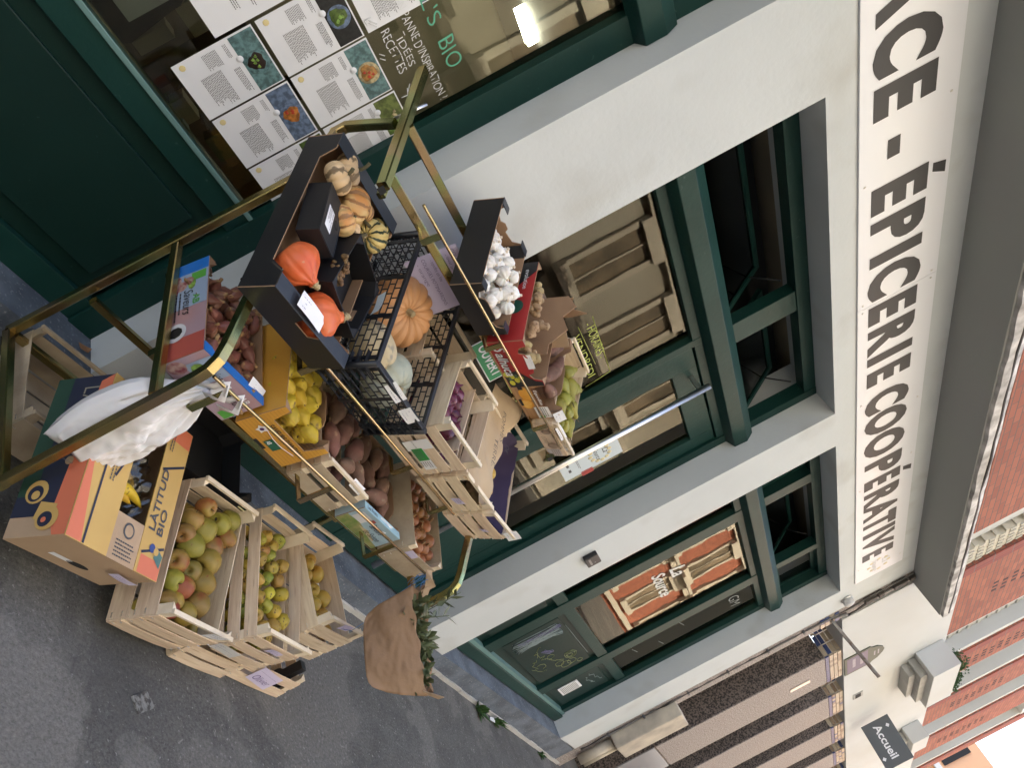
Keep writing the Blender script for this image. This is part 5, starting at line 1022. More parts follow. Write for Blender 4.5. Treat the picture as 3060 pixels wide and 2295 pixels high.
def rhizome(seed, sc_=1):
    rn = random.Random(seed); b = MB(); p = Vector((0, 0, 0)); 
    for i in range(7):
        r = rn.uniform(.010, .015)*sc_; d = Vector((rn.uniform(-1, 1), rn.uniform(-1, 1), rn.uniform(-.3, .5))).normalized(); l = rn.uniform(.02, .036)*sc_
        M = Matrix.Translation(p) @ d.to_track_quat('Z', 'Y').to_matrix().to_4x4()
        b.lathe([(r*.3, -r*.6), (r*.85, 0), (r, l*.35), (r*.8, l*.6), (r*.95, l*.8), (r*.3, l)], 10, M=M); p = p+d*l*rn.choice((0, .6, .6))*.8
    return b
kind('ginger_root', [rhizome(s_) for s_ in (1, 2, 3)], GIN_M, [])
kind('turmeric_root', [rhizome(s_+5, .62) for s_ in (1, 2, 3)], TUR_M, [])
CNT = [0]
def put(kd, M, label, cat, group, mi=None):
    ms, mats, ex = KIND[kd]; CNT[0] += 1; rn = random.Random(CNT[0]*17)
    me = ms[rn.randrange(len(ms))]; o = bpy.data.objects.new(kd, me); C.objects.link(o); o.matrix_world = M
    m_ = mats[rn.randrange(len(mats)) if mi is None else mi]
    if m_ is not mats[0]:
        o.material_slots[0].link = 'OBJECT'; o.material_slots[0].material = m_
    tag(o, label, cat, group)
    for nm, e in ex: c = bpy.data.objects.new(nm, e); C.objects.link(c); c.parent = o
    return o
def rrot(rn, tilt=1.2): return Matrix.Rotation(rn.uniform(0, 6.28), 4, 'Z') @ Matrix.Rotation(rn.uniform(.2, 1)*tilt, 4, 'X') @ Matrix.Rotation(rn.uniform(0, 6.28), 4, 'Z')
def heap(kd, P, w_, d, z0, layers, r, label, cat, group, seed=1, tilt=1.6, cz=None, mi=None, scale=1.0, dens=1.0, spots=None, slope=0):
    """hexagonal layers of fruit, jittered, standing inside a crate whose floor is z0"""
    rn = random.Random(seed); Mp = pose(P); n_ = 0
    for L in range(layers):
        s_ = r*1.92; row = 0; y = r+(r*.5 if L % 2 else 0); 
        while y < d-r*.9:
            x = r*1.12+(s_/2 if (row+L) % 2 else 0)
            while x < w_-r*1.08:
                if rn.random() < dens:
                    z = z0+r+L*r*1.45+rn.uniform(-.15, .15)*r+slope*(d-y)
                    sc_ = scale*rn.uniform(.9, 1.1); R = rrot(rn, tilt)
                    M = Mp @ Matrix.Translation((x+rn.uniform(-.08, .08)*r, max(y, r*1.1)+rn.uniform(-.06, .1)*r, z)) @ R @ Matrix.Scale(sc_, 4) @ Matrix.Translation((0, 0, -(cz if cz is not None else r)))
                    put(kd, M, label, cat, group, mi); n_ += 1
                x += s_
            y += s_*.87; row += 1
    return n_
def spots(kd, P, z, pts, r0, cz, label, cat, group, seed=1, tilt=1.6, w_=.3, d=.47, mis=None, zf=None):
    rn = random.Random(seed); Mp = pose(P)
    for i, (x, y, r) in enumerate(pts):
        k_ = 1.75 if kd == 'garlic_bulb' else 1.05; x = min(max(x, r*k_), w_-r*k_); y = min(max(y, r*k_), d-r*k_)
        M = Mp @ Matrix.Translation((x, y, (z if zf is None else zf(x, y))+rn.uniform(-.004, .004))) @ rrot(rn, tilt) @ Matrix.Scale(r/r0, 4) @ Matrix.Translation((0, 0, -cz))
        put(kd, M, label, cat, group, mis[i] if mis else None)
# ground crates
A1 = [(a_, b_, c_*1.2) for a_, b_, c_ in [(.064, .35, .033), (.113, .421, .030), (.197, .396, .034), (.124, .337, .038), (.045, .291, .030), (.084, .263, .039), (.186, .30, .035), (.178, .245, .041), (.042, .194, .034), (.030, .126, .031), (.089, .12, .034), (.18, .17, .040), (.030, .058, .030), (.072, .070, .026), (.179, .093, .036), (.130, .047, .033), (.055, .024, .032), (.119, .189, .031), (.25, .43, .033), (.25, .36, .03)]]
gl_ = 'large mottled green and russet apple in the crate beside the banana carton'
spots('apple', BX['G1'], .178, A1, .0375, .035, gl_, 'apple', 'large apples in the left ground crate', 3, 1.9, .30, .472, mis=[2, 1, 0, 0, 2, 0, 2, 0, 1, 0, 1, 0, 2, 0, 2, 0, 1, 2, 0, 1])
heap('apple', BX['G1'], .2995, .472, .06, 1, .037, gl_, 'apple', 'large apples in the left ground crate', 5, 2.5, .035, 0, 1.0, .72)
A2 = [(.119, .363, .026), (.146, .322, .026), (.205, .349, .027), (.11, .263, .025), (.18, .28, .026), (.122, .205, .026), (.206, .231, .029), (.163, .148, .027), (.1, .150, .025), (.217, .125, .029), (.160, .086, .028), (.1, .067, .025), (.101, .439, .024), (.179, .448, .029), (.13, .405, .026), (.05, .403, .024), (.05, .319, .026), (.07, .364, .024), (.05, .24, .025), (.05, .17, .025), (.05, .10, .025), (.06, .04, .025), (.11, .028, .025)]
sl_ = 'small knobbly yellow apple with dark spots in the middle ground crate'
spots('small_apple', BX['G2'], .148, A2, .0230, .021, sl_, 'apple', 'small spotted apples in the middle ground crate', 4, 2.6, .2934, .5061)
heap('small_apple', BX['G2'], .20, .50, .02, 2, .027, sl_, 'apple', 'small spotted apples in the middle ground crate', 8, 2.6, .021, None, 1.05, .8)
A3 = [(.212, .394, .028), (.249, .336, .041), (.188, .24, .030), (.247, .212, .041), (.225, .131, .035), (.18, .36, .029), (.15, .30, .03), (.17, .17, .033), (.16, .09, .033), (.22, .06, .034)]
spots('golden_apple', BX['G3'], .12, A3, .0386, .033, 'smooth golden yellow apple in the rightmost ground crate', 'apple', 'golden apples in the right ground crate', 6, 2.2, .2913, .4396, [0]*10)
b = MB(); Mg = pose(BX['G1'])
# banana carton: a hand of bananas
BANM = [fruit_mat('banana_skin', (.66, .44, .03), (.60, .38, .03), (.10, .06, .02), n3=(30, .68, .74), rnd=.06)]
kind('banana', [bent(40+i, .19, .020, .55, .04) for i in range(2)], BANM, [])
for i, (x, y, z, a) in enumerate(((.215, .175, .150, .3), (.185, .155, .140, .5), (.19, .24, .125, .2))):
    put('banana', pose(BX['banana']) @ Matrix.Translation((x, y, z)) @ Matrix.Rotation(a, 4, 'Z'), 'ripe yellow banana lying in the cut top of the banana carton', 'banana', 'bananas in the carton')
# lower shelf
def heap2(kd, P, w_, d, z, n_, rr, label, cat, group, seed, tilt=1.5, cz=0, sc_=1, mi=None, zj=.02, x0=0, y0=0):
    rn = random.Random(seed); Mp = pose(P); pts = []
    for i in range(n_):
        best = None
        for t_ in range(30):
            p = Vector((rn.uniform(rr, w_-rr), rn.uniform(rr, d-rr))); dm = min([(p-q_).length for q_ in pts], default=9)
            if best is None or dm > best[0]: best = (dm, p)
        p = best[1]; pts.append(p)
        M = Mp @ Matrix.Translation((x0+p.x, y0+p.y, z+rn.uniform(-zj, zj))) @ rrot(rn, tilt) @ Matrix.Scale(sc_*rn.uniform(.9, 1.1), 4) @ Matrix.Translation((0, 0, -cz))
        put(kd, M, label, cat, group, mi)
heap2('shallot', BX['shallot'], .30, .40, .115, 44, .022, 'long coppery pink shallot with a dry papery neck in the blue and red carton', 'shallot', 'shallots in the blue and red carton', 11, 1.8, .03, 1.15)
heap2('shallot', BX['shallot'], .30, .40, .07, 34, .022, 'long coppery pink shallot with a dry papery neck in the blue and red carton', 'shallot', 'shallots in the blue and red carton', 12, 1.8, .03, 1.15)
Q1 = [(.03, .33, .033), (.035, .26, .030), (.09, .30, .034), (.035, .195, .029), (.095, .236, .034), (.05, .13, .034), (.149, .31, .035), (.150, .25, .033), (.123, .196, .032), (.115, .135, .032), (.07, .085, .031), (.21, .22, .034), (.188, .160, .035), (.158, .090, .030), (.235, .11, .030), (.21, .05, .03), (.10, .05, .03), (.22, .30, .034)]
ql_ = 'knobbly yellow quince with brown bruises in the ochre carton'
spots('quince', BX['quince'], .135, Q1, .034, .040, ql_, 'quince', 'quinces in the ochre carton', 9, 1.8, .28, .40)
heap('quince', BX['quince'], .2797, .40, .02, 2, .036, ql_, 'quince', 'quinces in the ochre carton', 15, 2.5, .04, None, .95, .8)
def tubers(P, w_, d, lst, label, group, seed=1):
    rn = random.Random(seed)
    for x, y, z, a, s_ in lst:
        put('sweet_potato', pose(P) @ Matrix.Translation((x, y, z)) @ Matrix.Rotation(a, 4, 'Z') @ Matrix.Rotation(rn.uniform(-.25, .25), 4, 'Y') @ Matrix.Rotation(rn.uniform(0, 6), 4, 'X') @ Matrix.Scale(s_, 4), label, 'sweet potato', group)
tubers(BX['sweet'], .28, .40, [(.07, .30, .15, 1.5, 1.15), (.12, .22, .155, 1.3, 1.1), (.06, .14, .14, 1.7, 1.0), (.19, .29, .14, 1.7, 1.05), (.20, .17, .15, 1.2, 1.1), (.14, .08, .15, .6, .95), (.22, .09, .15, 1.9, .9), (.08, .33, .09, 1.2, 1.1), (.18, .33, .08, .4, 1.1), (.07, .20, .08, 1.6, 1.1), (.17, .20, .08, 1.3, 1.1), (.10, .08, .07, .3, 1.1), (.21, .08, .07, 1.0, 1.0), (.24, .33, .13, 1.3, .9)], 'earthy sweet potato in the weathered crate on the lower shelf', 'sweet potatoes in the weathered crate', 3)
tubers(BX['troyes'], .30, .40, [(.06, .32, .10, 1.5, 1.05), (.14, .30, .11, 1.2, 1.0), (.22, .32, .10, 1.7, 1.0), (.08, .20, .11, 1.4, 1.1), (.15, .17, .12, 1.0, .95), (.09, .09, .125, .2, 1.05), (.20, .12, .10, 1.6, .9), (.24, .22, .10, 1.4, .95), (.12, .27, .05, .4, 1.1), (.22, .10, .05, .2, 1.0), (.08, .08, .05, 1.5, 1.0)], 'reddish sweet potato in the pale blue landscape carton', 'sweet potatoes in the pale blue carton', 4)
O1 = [(.10, .341, .026), (.163, .350, .027), (.221, .341, .027), (.12, .286, .026), (.114, .232, .027), (.25, .29, .026), (.184, .240, .027), (.235, .254, .032), (.112, .172, .026), (.225, .190, .032), (.118, .109, .026), (.178, .132, .028), (.245, .125, .034), (.194, .073, .029), (.25, .062, .027), (.05, .30, .027), (.05, .22, .027), (.05, .14, .027), (.06, .07, .028), (.13, .05, .027)]
ol_ = 'golden brown onion with papery skin in the shallow crate on the lower shelf'
spots('onion', BX['onion'], .12, O1, .0285, .025, ol_, 'onion', 'yellow onions in the shallow crate', 7, 1.7, .2885, .40, [0]*20)
heap('onion', BX['onion'], .2885, .40, .01, 2, .030, ol_, 'onion', 'yellow onions in the shallow crate', 17, 2.5, .025, 0, 1.05, .85)
# middle shelf
heap2('red_onion', BX['redonion'], .15, .26, .205, 15, .027, 'shiny purple red onion heaped in the labelled wooden crate', 'red onion', 'red onions in the labelled crate', 5, 1.6, .025, 1.12, x0=.0, y0=.01)
heap2('red_onion', BX['redonion'], .25, .31, .10, 20, .027, 'shiny purple red onion heaped in the labelled wooden crate', 'red onion', 'red onions in the labelled crate', 6, 1.6, .025, 1.12, zj=.06)
b = MB(); b.box(.150, .153, .004, .315, .02, .245); o = b.obj('divider_board', WOOD, redonion_t)
heap2('potato', BX['potato'], .25, .40, .12, 26, .03, 'pale brown potato showing through the slats under the paper sack', 'potato', 'potatoes under the sack', 8, 1.5, 0, 1.1, zj=.04)
for i, (x, y) in enumerate(((.03, .12), (.035, .20), (.04, .29), (.03, .37))):
    put('golden_apple', pose(BX['purple']) @ Matrix.Translation((x, y, .16)) @ Matrix.Rotation(1.2, 4, 'X') @ Matrix.Scale(.8, 4) @ Matrix.Translation((0, 0, -.03)), 'golden fruit peeping along the left edge of the purple lined crate', 'fruit', 'fruit in the purple lined crate', 0)
# pumpkins
def pumpkin(label, M, r, h, ribs, depth, m_, stem_m, stem_len=.03, stem_r=.009, seed=1, name='pumpkin', neck=None, stem_bend=.3, stripes=None):
    prof = arc([(.001, .10*h), (.25*r, .03*h), (.6*r, .02*h), (.9*r, .22*h), (r, .48*h), (.92*r, .74*h), (.66*r, .94*h), (.32*r, .99*h), (.10*r, .90*h), (.001, .88*h)] if neck is None else neck, 3)
    b = MB(); off = Vector((seed*2.3, seed, 0))
    def fn(th, rr, z):
        v = abs(math.sin(ribs*th/2+.3*noise.noise(Vector((math.cos(th), math.sin(th), seed))))); k = 1-depth*(1-v)**2.2*min(1, rr/r*1.6); k *= 1+.05*noise.noise(Vector((math.cos(th), math.sin(th), z/r))+off)
        return rr*k, z*(1-.5*depth*(1-v)**2*(1 if z > .5*h else .2))
    b.lathe(prof, max(48, ribs*7), 0, fn); o = b.obj(name, m_); o.matrix_world = M; tag(o, label, 'pumpkin' if name == 'pumpkin' else 'squash')
    z0 = (neck[-1][1] if neck else .89*h)-.004
    s_ = MB(); s_.sweep([(0, 0, z0), (0, 0, z0+stem_len*.4), (stem_len*stem_bend*.5, 0, z0+stem_len*.75), (stem_len*stem_bend*1.2, 0, z0+stem_len)], [(stem_r*(1+.25*(i % 2))*math.cos(i*math.pi/5), stem_r*(1+.25*(i % 2))*math.sin(i*math.pi/5)) for i in range(10)], (0, 1, 0), 0, True); s_.obj('stem', stem_m, o)
    f2 = MB(); f2.lathe([(stem_r*2.0, z0), (stem_r*1.3, z0+.006), (stem_r, z0+.007)], 14, fn=lambda th, rr, z: (rr*(1+.2*math.cos(5*th)), z)); f2.obj('stem_base', stem_m, o)
    return o
PB, PP = pose(BX['black']), pose(BX['plastic'])
CORK = mat('corky_stem', (.42, .33, .18), .8, col2=(.30, .23, .12), nscale=50, bump=.3); GSTEM = mat('olive_stem', (.10, .085, .04), .7)
ORG = mat('red_kuri_skin', (.62, .10, .025), .42, col2=(.70, .16, .05), nscale=12, bump=.05, col3=(.55, .24, .12), n3=(30, .66, .74))
TAN = mat('tan_pumpkin_skin', (.56, .285, .12), .55, col2=(.50, .24, .095), nscale=9, bump=.06, col3=(.46, .32, .20), n3=(14, .60, .75))
GRY = mat('grey_squash_skin', (.36, .38, .30), .6, col2=(.42, .42, .32), nscale=8, bump=.1, col3=(.28, .20, .11), n3=(20, .60, .72))
BTN = mat('butternut_skin', (.58, .47, .27), .6, col2=(.50, .40, .24), nscale=10, bump=.1, col3=(.30, .26, .19), n3=(24, .58, .66))
def striped(name, base, dark, orange, f=10):
    m = bpy.data.materials.new(name); m.use_nodes = True; t = m.node_tree; N = t.nodes; L = t.links; p = N['Principled BSDF']; p.inputs['Roughness'].default_value = .5
    tc = N.new('ShaderNodeTexCoord'); sp_ = N.new('ShaderNodeSeparateXYZ'); L.new(tc.outputs['Object'], sp_.inputs[0])
    at = N.new('ShaderNodeMath'); at.operation = 'ARCTAN2'; L.new(sp_.outputs[0], at.inputs[0]); L.new(sp_.outputs[1], at.inputs[1])
    no = N.new('ShaderNodeTexNoise'); no.inputs['Scale'].default_value = 55; no.inputs['Detail'].default_value = 4; L.new(tc.outputs['Object'], no.inputs[0])
    ml = N.new('ShaderNodeMath'); ml.operation = 'MULTIPLY_ADD'; L.new(at.outputs[0], ml.inputs[0]); ml.inputs[1].default_value = f; L.new(no.outputs[0], ml.inputs[2])
    m2 = N.new('ShaderNodeMath'); m2.operation = 'MULTIPLY'; m2.inputs[1].default_value = 3.5; L.new(no.outputs[0], m2.inputs[0]); ad = N.new('ShaderNodeMath'); L.new(ml.outputs[0], ad.inputs[0]); L.new(m2.outputs[0], ad.inputs[1])
    co = N.new('ShaderNodeMath'); co.operation = 'COSINE'; L.new(ad.outputs[0], co.inputs[0])
    r = N.new('ShaderNodeMapRange'); r.inputs[1].default_value = .45; r.inputs[2].default_value = .75; L.new(co.outputs[0], r.inputs[0])
    n2 = N.new('ShaderNodeTexNoise'); n2.inputs['Scale'].default_value = 14; L.new(tc.outputs['Object'], n2.inputs[0]); r2 = N.new('ShaderNodeMapRange'); r2.inputs[1].default_value = .45; r2.inputs[2].default_value = .62; L.new(n2.outputs[0], r2.inputs[0])
    mx = N.new('ShaderNodeMix'); mx.data_type = 'RGBA'; L.new(r2.outputs[0], mx.inputs[0]); mx.inputs[6].default_value = (*base, 1); mx.inputs[7].default_value = (*orange, 1)
    m3 = N.new('ShaderNodeMix'); m3.data_type = 'RGBA'; L.new(r.outputs[0], m3.inputs[0]); L.new(mx.outputs[2], m3.inputs[6]); m3.inputs[7].default_value = (*dark, 1); L.new(m3.outputs[2], p.inputs['Base Color']); return m
ST1 = striped('carnival_skin', (.62, .42, .18), (.30, .15, .06), (.60, .27, .08)); ST2 = striped('green_striped_skin', (.60, .47, .18), (.035, .05, .025), (.58, .44, .16)); ST3 = striped('ivory_skin', (.66, .48, .28), (.22, .15, .08), (.64, .44, .24), 5)
kuri = [(.001, .012), (.030, .0), (.062, .012), (.084, .045), (.085, .075), (.066, .108), (.038, .128), (.022, .142), (.018, .155), (.001, .158)]
def tl(Mb, x, y, z, ax, az, s_=1): return Mb @ Matrix.Translation((x, y, z)) @ Matrix.Rotation(az, 4, 'Z') @ Matrix.Rotation(ax, 4, 'X') @ Matrix.Scale(s_, 4)
pumpkin('bright orange-red kuri squash with corky stem, the upper one against the small black tray', tl(PB, .085, .150, .085, 1.05, 1.1, .82) @ Matrix.Translation((0, 0, -.065)), .085, .15, 10, .05, ORG, CORK, .018, .010, 2, 'kuri_squash', kuri)
pumpkin('bright orange-red kuri squash at the front corner of the big black carton', tl(PB, .25, .085, .085, .95, 2.2, .88) @ Matrix.Translation((0, 0, -.065)), .085, .15, 10, .05, ORG, CORK, .022, .011, 3, 'kuri_squash', kuri)
for i, (x, y, r, h, m_, sm_, ax, az, lb, z) in enumerate((
    (.10, .555, .050, .060, ST3, GSTEM, .5, 2.4, 'ivory mini pumpkin with long dark stem, at the back left corner of the black carton', .07),
    (.055, .475, .047, .060, ST3, GSTEM, .6, 2.9, 'ivory ribbed mini pumpkin with a hooked stem beside the small black box', .085),
    (.17, .475, .056, .085, ST1, GSTEM, 1.2, 1.9, 'biggest orange and cream striped pumpkin in the black carton', .075),
    (.235, .50, .043, .060, ST1, GSTEM, .9, .6, 'orange speckled ribbed mini squash behind the turmeric tray', .06),
    (.225, .41, .038, .055, ST3, GSTEM, .7, 1.8, 'pale speckled mini squash low beside the turmeric tray', .06),
    (.315, .475, .052, .085, ST2, CORK, 1.4, -.9, 'green and yellow striped squash at the right side of the black carton', .07),
    (.155, .395, .046, .062, ST1, GSTEM, .9, 2.6, 'squat orange striped mini squash against the small black box', .075),
    (.36, .54, .04, .06, ST2, CORK, .8, .4, 'small green striped squash at the back of the black carton', .05))):
    pumpkin(lb, tl(PB, x+.012, y, z+.028, ax, az, 1.14) @ Matrix.Translation((0, 0, -h*.5)), r, h, 10, .13, m_, sm_, .042 if i == 0 else .028, .0045, i+4, 'mini_pumpkin' if i != 9 else '')
pumpkin('big flat tan pumpkin with deep ribs in the black plastic crate', tl(PP, .185, .395, .125, .50, -.5) @ Matrix.Translation((0, 0, -.07)), .135, .135, 14, .10, TAN, CORK, .026, .010, 12)
pumpkin('large pale grey-green squash at the right of the plastic crate', tl(PP, .27, .145, .10, .6, .6) @ Matrix.Translation((0, 0, -.07)), .105, .14, 10, .07, GRY, CORK, .02, .009, 15, 'grey_squash')
pumpkin('cream and grey mottled squash at the front left corner of the plastic crate', tl(PP, .10, .165, .12, 1.2, .9) @ Matrix.Translation((0, 0, -.08)), .075, .17, 8, .03, BTN, CORK, .02, .009, 16, 'cream_squash')
# top shelf
G_ = [(.03, .33, .023), (.03, .276, .022), (.035, .219, .022), (.099, .304, .025), (.03, .165, .022), (.065, .153, .027), (.128, .223, .025), (.195, .308, .029), (.183, .234, .026), (.085, .112, .024), (.143, .139, .025), (.24, .263, .026), (.16, .084, .027), (.225, .183, .026), (.238, .112, .028), (.085, .262, .024), (.173, .185, .022), (.08, .06, .025), (.03, .10, .024), (.03, .04, .024), (.15, .03, .025), (.22, .05, .026), (.14, .27, .026), (.26, .20, .024), (.11, .18, .026)]
gl2 = 'white garlic bulb heaped in the black tray on the top shelf'
spots('garlic_bulb', BX['garlic'], 0, G_, .0255, .022, gl2, 'garlic', 'garlic bulbs in the black tray', 8, 1.0, .2915, .408, [0]*30, zf=lambda x, y: .070+.05*math.exp(-((x-.16)**2+(y-.14)**2)/.012))
spots('garlic_bulb', BX['garlic'], .04, [(.06+.055*(i % 4), .05+.06*(i//4), .026) for i in range(24)], .0255, .022, gl2, 'garlic', 'garlic bulbs in the black tray', 88, .8, .2915, .408, [0]*30)
spots('garlic_bulb', BX['garlic'], .135, [(.12, .15, .026), (.20, .20, .026), (.18, .10, .027), (.24, .15, .026), (.14, .21, .025), (.21, .06, .026)], .0255, .022, gl2, 'garlic', 'garlic bulbs in the black tray', 28, 1.9, .2915, .408, [0]*6)
rn = random.Random(4)
for i, (x, y, z) in enumerate(((.06, .30, .13), (.07, .24, .14), (.09, .20, .145), (.10, .14, .14), (.08, .09, .13), (.15, .10, .11), (.16, .05, .10), (.12, .27, .10), (.20, .08, .10))):
    put('ginger_root', pose(BX['ginger']) @ Matrix.Translation((x, y, z)) @ rrot(rn, 2) @ Matrix.Scale(1.15, 4), 'knobbly pale ginger root in the red carton', 'ginger', 'ginger roots in the red carton')
for i in range(12):
    put('turmeric_root', PB @ Matrix.Translation((.19+.03*rn.random(), .18+.08*rn.random(), .13+.02*rn.random())) @ rrot(rn, 2) @ Matrix.Scale(.9, 4), 'small brown turmeric root in the open black tray', 'turmeric', 'turmeric roots in the black tray')
tubers(BX['equo'], .27, .40, [(.08, .27, .13, 1.5, 1.0), (.13, .12, .135, .9, .95), (.18, .20, .12, 1.3, 1.0), (.07, .12, .10, 1.5, .9), (.20, .10, .11, .3, .9), (.18, .31, .10, 1.2, .9)], 'smooth pinkish root in the wood-printed carton on the top shelf', 'roots in the wood-printed carton', 9)
P1 = [(.138, .281, .036, 1.3, .3), (.105, .199, .032, 1.4, 2.2), (.164, .165, .030, 1.2, -1.2), (.151, .085, .028, 1.0, -1.6), (.089, .060, .026, 1.1, -.5), (.055, .240, .028, 1.3, 1.3), (.072, .134, .028, 1.3, .5), (.21, .22, .03, 1.3, 1), (.20, .32, .03, 1.3, 2), (.21, .12, .03, 1.3, .2), (.09, .34, .03, 1.2, 2.4)]
for x, y, r, a, zr in P1: put('pear', pose(BX['pear']) @ Matrix.Translation((x, y, .085)) @ Matrix.Rotation(zr, 4, 'Z') @ Matrix.Rotation(a, 4, 'X') @ Matrix.Scale(r/.031, 4) @ Matrix.Translation((0, 0, -.04)), 'green pear in the small wooden crate at the end of the top shelf', 'pear', 'pears in the small crate')

# ================================================================== papers, tags and bags
def crate_tag(key, x, z, lb, off=-.012, w_=.07, h_=.045, m=PAPER, seed=0, rz=0, lean=0):
    return price_tag(lb, pose(BX[key]) @ front(x, z, off) @ Matrix.Rotation(rz, 4, 'Z') @ Matrix.Rotation(lean, 4, 'X'), w_, h_, m, seed)
crate_tag('black', .085, .137, 'blank white card on the front ledge of the big black carton', 0.004, .135, .05, seed=1, lean=R_(-88))
crate_tag('shallot', .215, .135, 'white price tag on the front rim of the shallot carton', .012, .085, .045, seed=2, lean=R_(-60))
crate_tag('sweet', .16, .155, 'curled white tag on the rail of the sweet potato crate', -.005, .085, .035, seed=3, lean=R_(-40), curl=.02) if False else crate_tag('sweet', .16, .155, 'curled white tag on the rail of the sweet potato crate', -.005, .085, .035, seed=3, lean=R_(-40))
crate_tag('troyes', .13, .10, 'white price tag over the top edge of the pale blue carton', -.004, .09, .04, seed=4, lean=R_(-30))
crate_tag('onion', .03, .10, 'lilac tinted price tag on the front board of the onion crate', -.012, .055, .04, LILAC, 5)
crate_tag('plastic', .11, .215, 'first of two white tags clipped to the plastic crate rim', -.008, .09, .042, seed=6, lean=R_(-30)); crate_tag('plastic', .24, .205, 'second of two white tags on the plastic crate rim, nearer the onions', -.010, .085, .045, seed=7, lean=R_(-20))
crate_tag('potato', .12, .10, 'white tag stapled to the front slat of the potato crate', -.016, .06, .04, LILAC, 8); crate_tag('purple', .13, .115, 'small faint label on the slats of the purple lined crate', -.014, .05, .03, LILAC, 9)
crate_tag('purple', .20, .20, 'big white tag at the right corner of the purple lined crate', -.012, .085, .06, seed=10, lean=R_(-15))
crate_tag('ginger', .09, .118, 'white tag on the notched front edge of the ginger carton', -.006, .075, .028, seed=11, lean=R_(-10)); crate_tag('equo', .235, .125, 'torn white tag between the wood-printed carton and the pears', -.01, .06, .045, seed=12, lean=R_(-30)); crate_tag('pear', .02, .10, 'white tag on the rail of the pear crate', -.010, .10, .03, seed=13, lean=R_(-50))
crate_tag('G1', .17, .235, 'white price tag on the front rail of the large apple crate', -.010, .09, .05, seed=14); crate_tag('G3', .07, .235, 'lilac tag on the front rail of the golden apple crate', -.010, .09, .04, LILAC, 15)
crate_tag('G2', .12, .14, 'violet inked oval stamp label on the small apple crate', -.014, .085, .032, LILAC, 16); crate_tag('G2', -.04, .02, 'printed origin label on the lower slats below the small apple crate', -.016, .13, .05, mat('grey_label', (.60, .60, .60), .6), 17)
n_ = price_tag('lilac note with the handwritten name Olivier on the lowest crate', pose((2.60, -.875, .004, .03, 0, 0)) @ front(.09, .04, -.014) @ Matrix.Rotation(R_(-6), 4, 'Z'), .15, .09, LILAC, 18, .004)
crate_tag('banana', .28, .12, 'lilac slip stuck on the front of the banana carton', -.010, .10, .035, LILAC, 19)
price_tag('white tag hanging on the black tray beside the plastic crate', PB @ Matrix.Translation((.385, .20, .15)) @ Matrix.Rotation(R_(75), 4, 'Z') @ Matrix.Rotation(R_(60), 4, 'X'), .09, .04, PAPERB, 20, .01)
text('Olivier', TXTV, pose((2.60, -.875, .004, .03, 0, 0)) @ front(.10, .06, -.021) @ Matrix.Rotation(R_(-6), 4, 'Z'), .12, None, None, 'note_writing', -.01, .3)
nw = bpy.data.objects['note_writing']; mw = nw.matrix_world.copy(); nw.parent = n_
t = thing('squash_note', 'lilac sheet with handwritten squash names at the back of the plastic crate', 'note', PP @ Matrix.Translation((.05, .50, .165)) @ Matrix.Rotation(R_(90-22), 4, 'X'))
b = MB(); b.box(0, .28, 0, .20, -.0006, 0); b.obj('sheet', LILAC, t)
for i, s_ in enumerate(('COURGES SPAGHETTIS', '- oval jaune', 'COURGES SUCRINES DU BERRY', '- rondes en bas', 'COURGES POTIMARRONS', '- orange')):
    text(s_, TXTV, Matrix.Translation((.015+.015*(i % 2), .172-i*.028, .001)), .24 if i % 2 == 0 else .11, .013, t, 'handwriting', -.012, wave=.04)
tt = MB(); tt.box(.13, .25, .05, .20, .004, .006); o = tt.obj('lilac_sheet', LILAC); o.matrix_world = PP @ Matrix.Translation((.06, .12, .004)); tag(o, 'second lilac sheet lying flat under the pumpkin in the plastic crate', 'sheet')
# white plastic bag
BAGW = mat('white_film', (.82, .81, .82), .25, col2=(.76, .74, .74), nscale=4, bump=.25, bscale=9, sss=.1, spec=.4)
def bag(name, mt, outline, thick, nx=26, ny=30, fold=.02, seed=1, cy=-.74, open_top=False):
    """pillow-like bag: outline(v)->(xl,xr,z) for v 0..1 bottom to top"""
    b = MB(); rn = random.Random(seed)
    for side in (-1, 1):
        o = len(b.v)
        for j in range(ny+1):
            v = j/ny; xl, xr, z = outline(v)
            for i in range(nx+1):
                u = i/nx; e = (4*u*(1-u))**.5*(min(1, v*9)**.5)*(1 if open_top else min(1, (1-v)*2.2+.10)**.7)
                nz = .8*noise.noise(Vector((u*3.2+seed, v*2.0, side*2)))+1.1*(.35+v)*(abs(noise.noise(Vector((u*9+seed, v*1.3-u*1.5, side*3))))*2-.4)+.6*noise.noise(Vector((u*8+v*3, v*3+seed, side)))+.6*abs(noise.noise(Vector((u*10-v*9, v*4+u*3, side+seed))))+.22*noise.noise(Vector((u*22+v*12, v*16, side)))
                x = xl+(xr-xl)*u+fold*.4*nz*e; zz = z(u) if callable(z) else z
                b.v.append((x, cy+side*thick/2*e+side*fold*nz*e, zz+fold*.3*nz))
        for j in range(ny):
            for i in range(nx):
                a = o+j*(nx+1)+i; q_ = (a, a+1, a+nx+2, a+nx+1); b.f.append(q_ if side < 0 else q_[::-1]); b.m.append(0); b.sm.append(True)
    return b
t = thing('plastic_bag', 'full white plastic carrier bag hanging at the left end of the lower shelf', 'bag', (0, 0, 0))
def ol(v):
    xl = 1.318+.045*v-.048*math.sin(3.1*min(1, v*1.05)); xr = 1.515-.01*v+.03*math.sin(3.1*v)
    if v > .72: k = (v-.72)/.28; xl += .075*k; xr -= .045*k
    return xl, xr, lambda u: .335+.43*v+.02*math.sin(u*3.1)*(v < .1)
bag('b', BAGW, ol, .15, seed=3, cy=-.735, fold=.028, nx=44, ny=56).obj('body', BAGW, t)
b = MB()
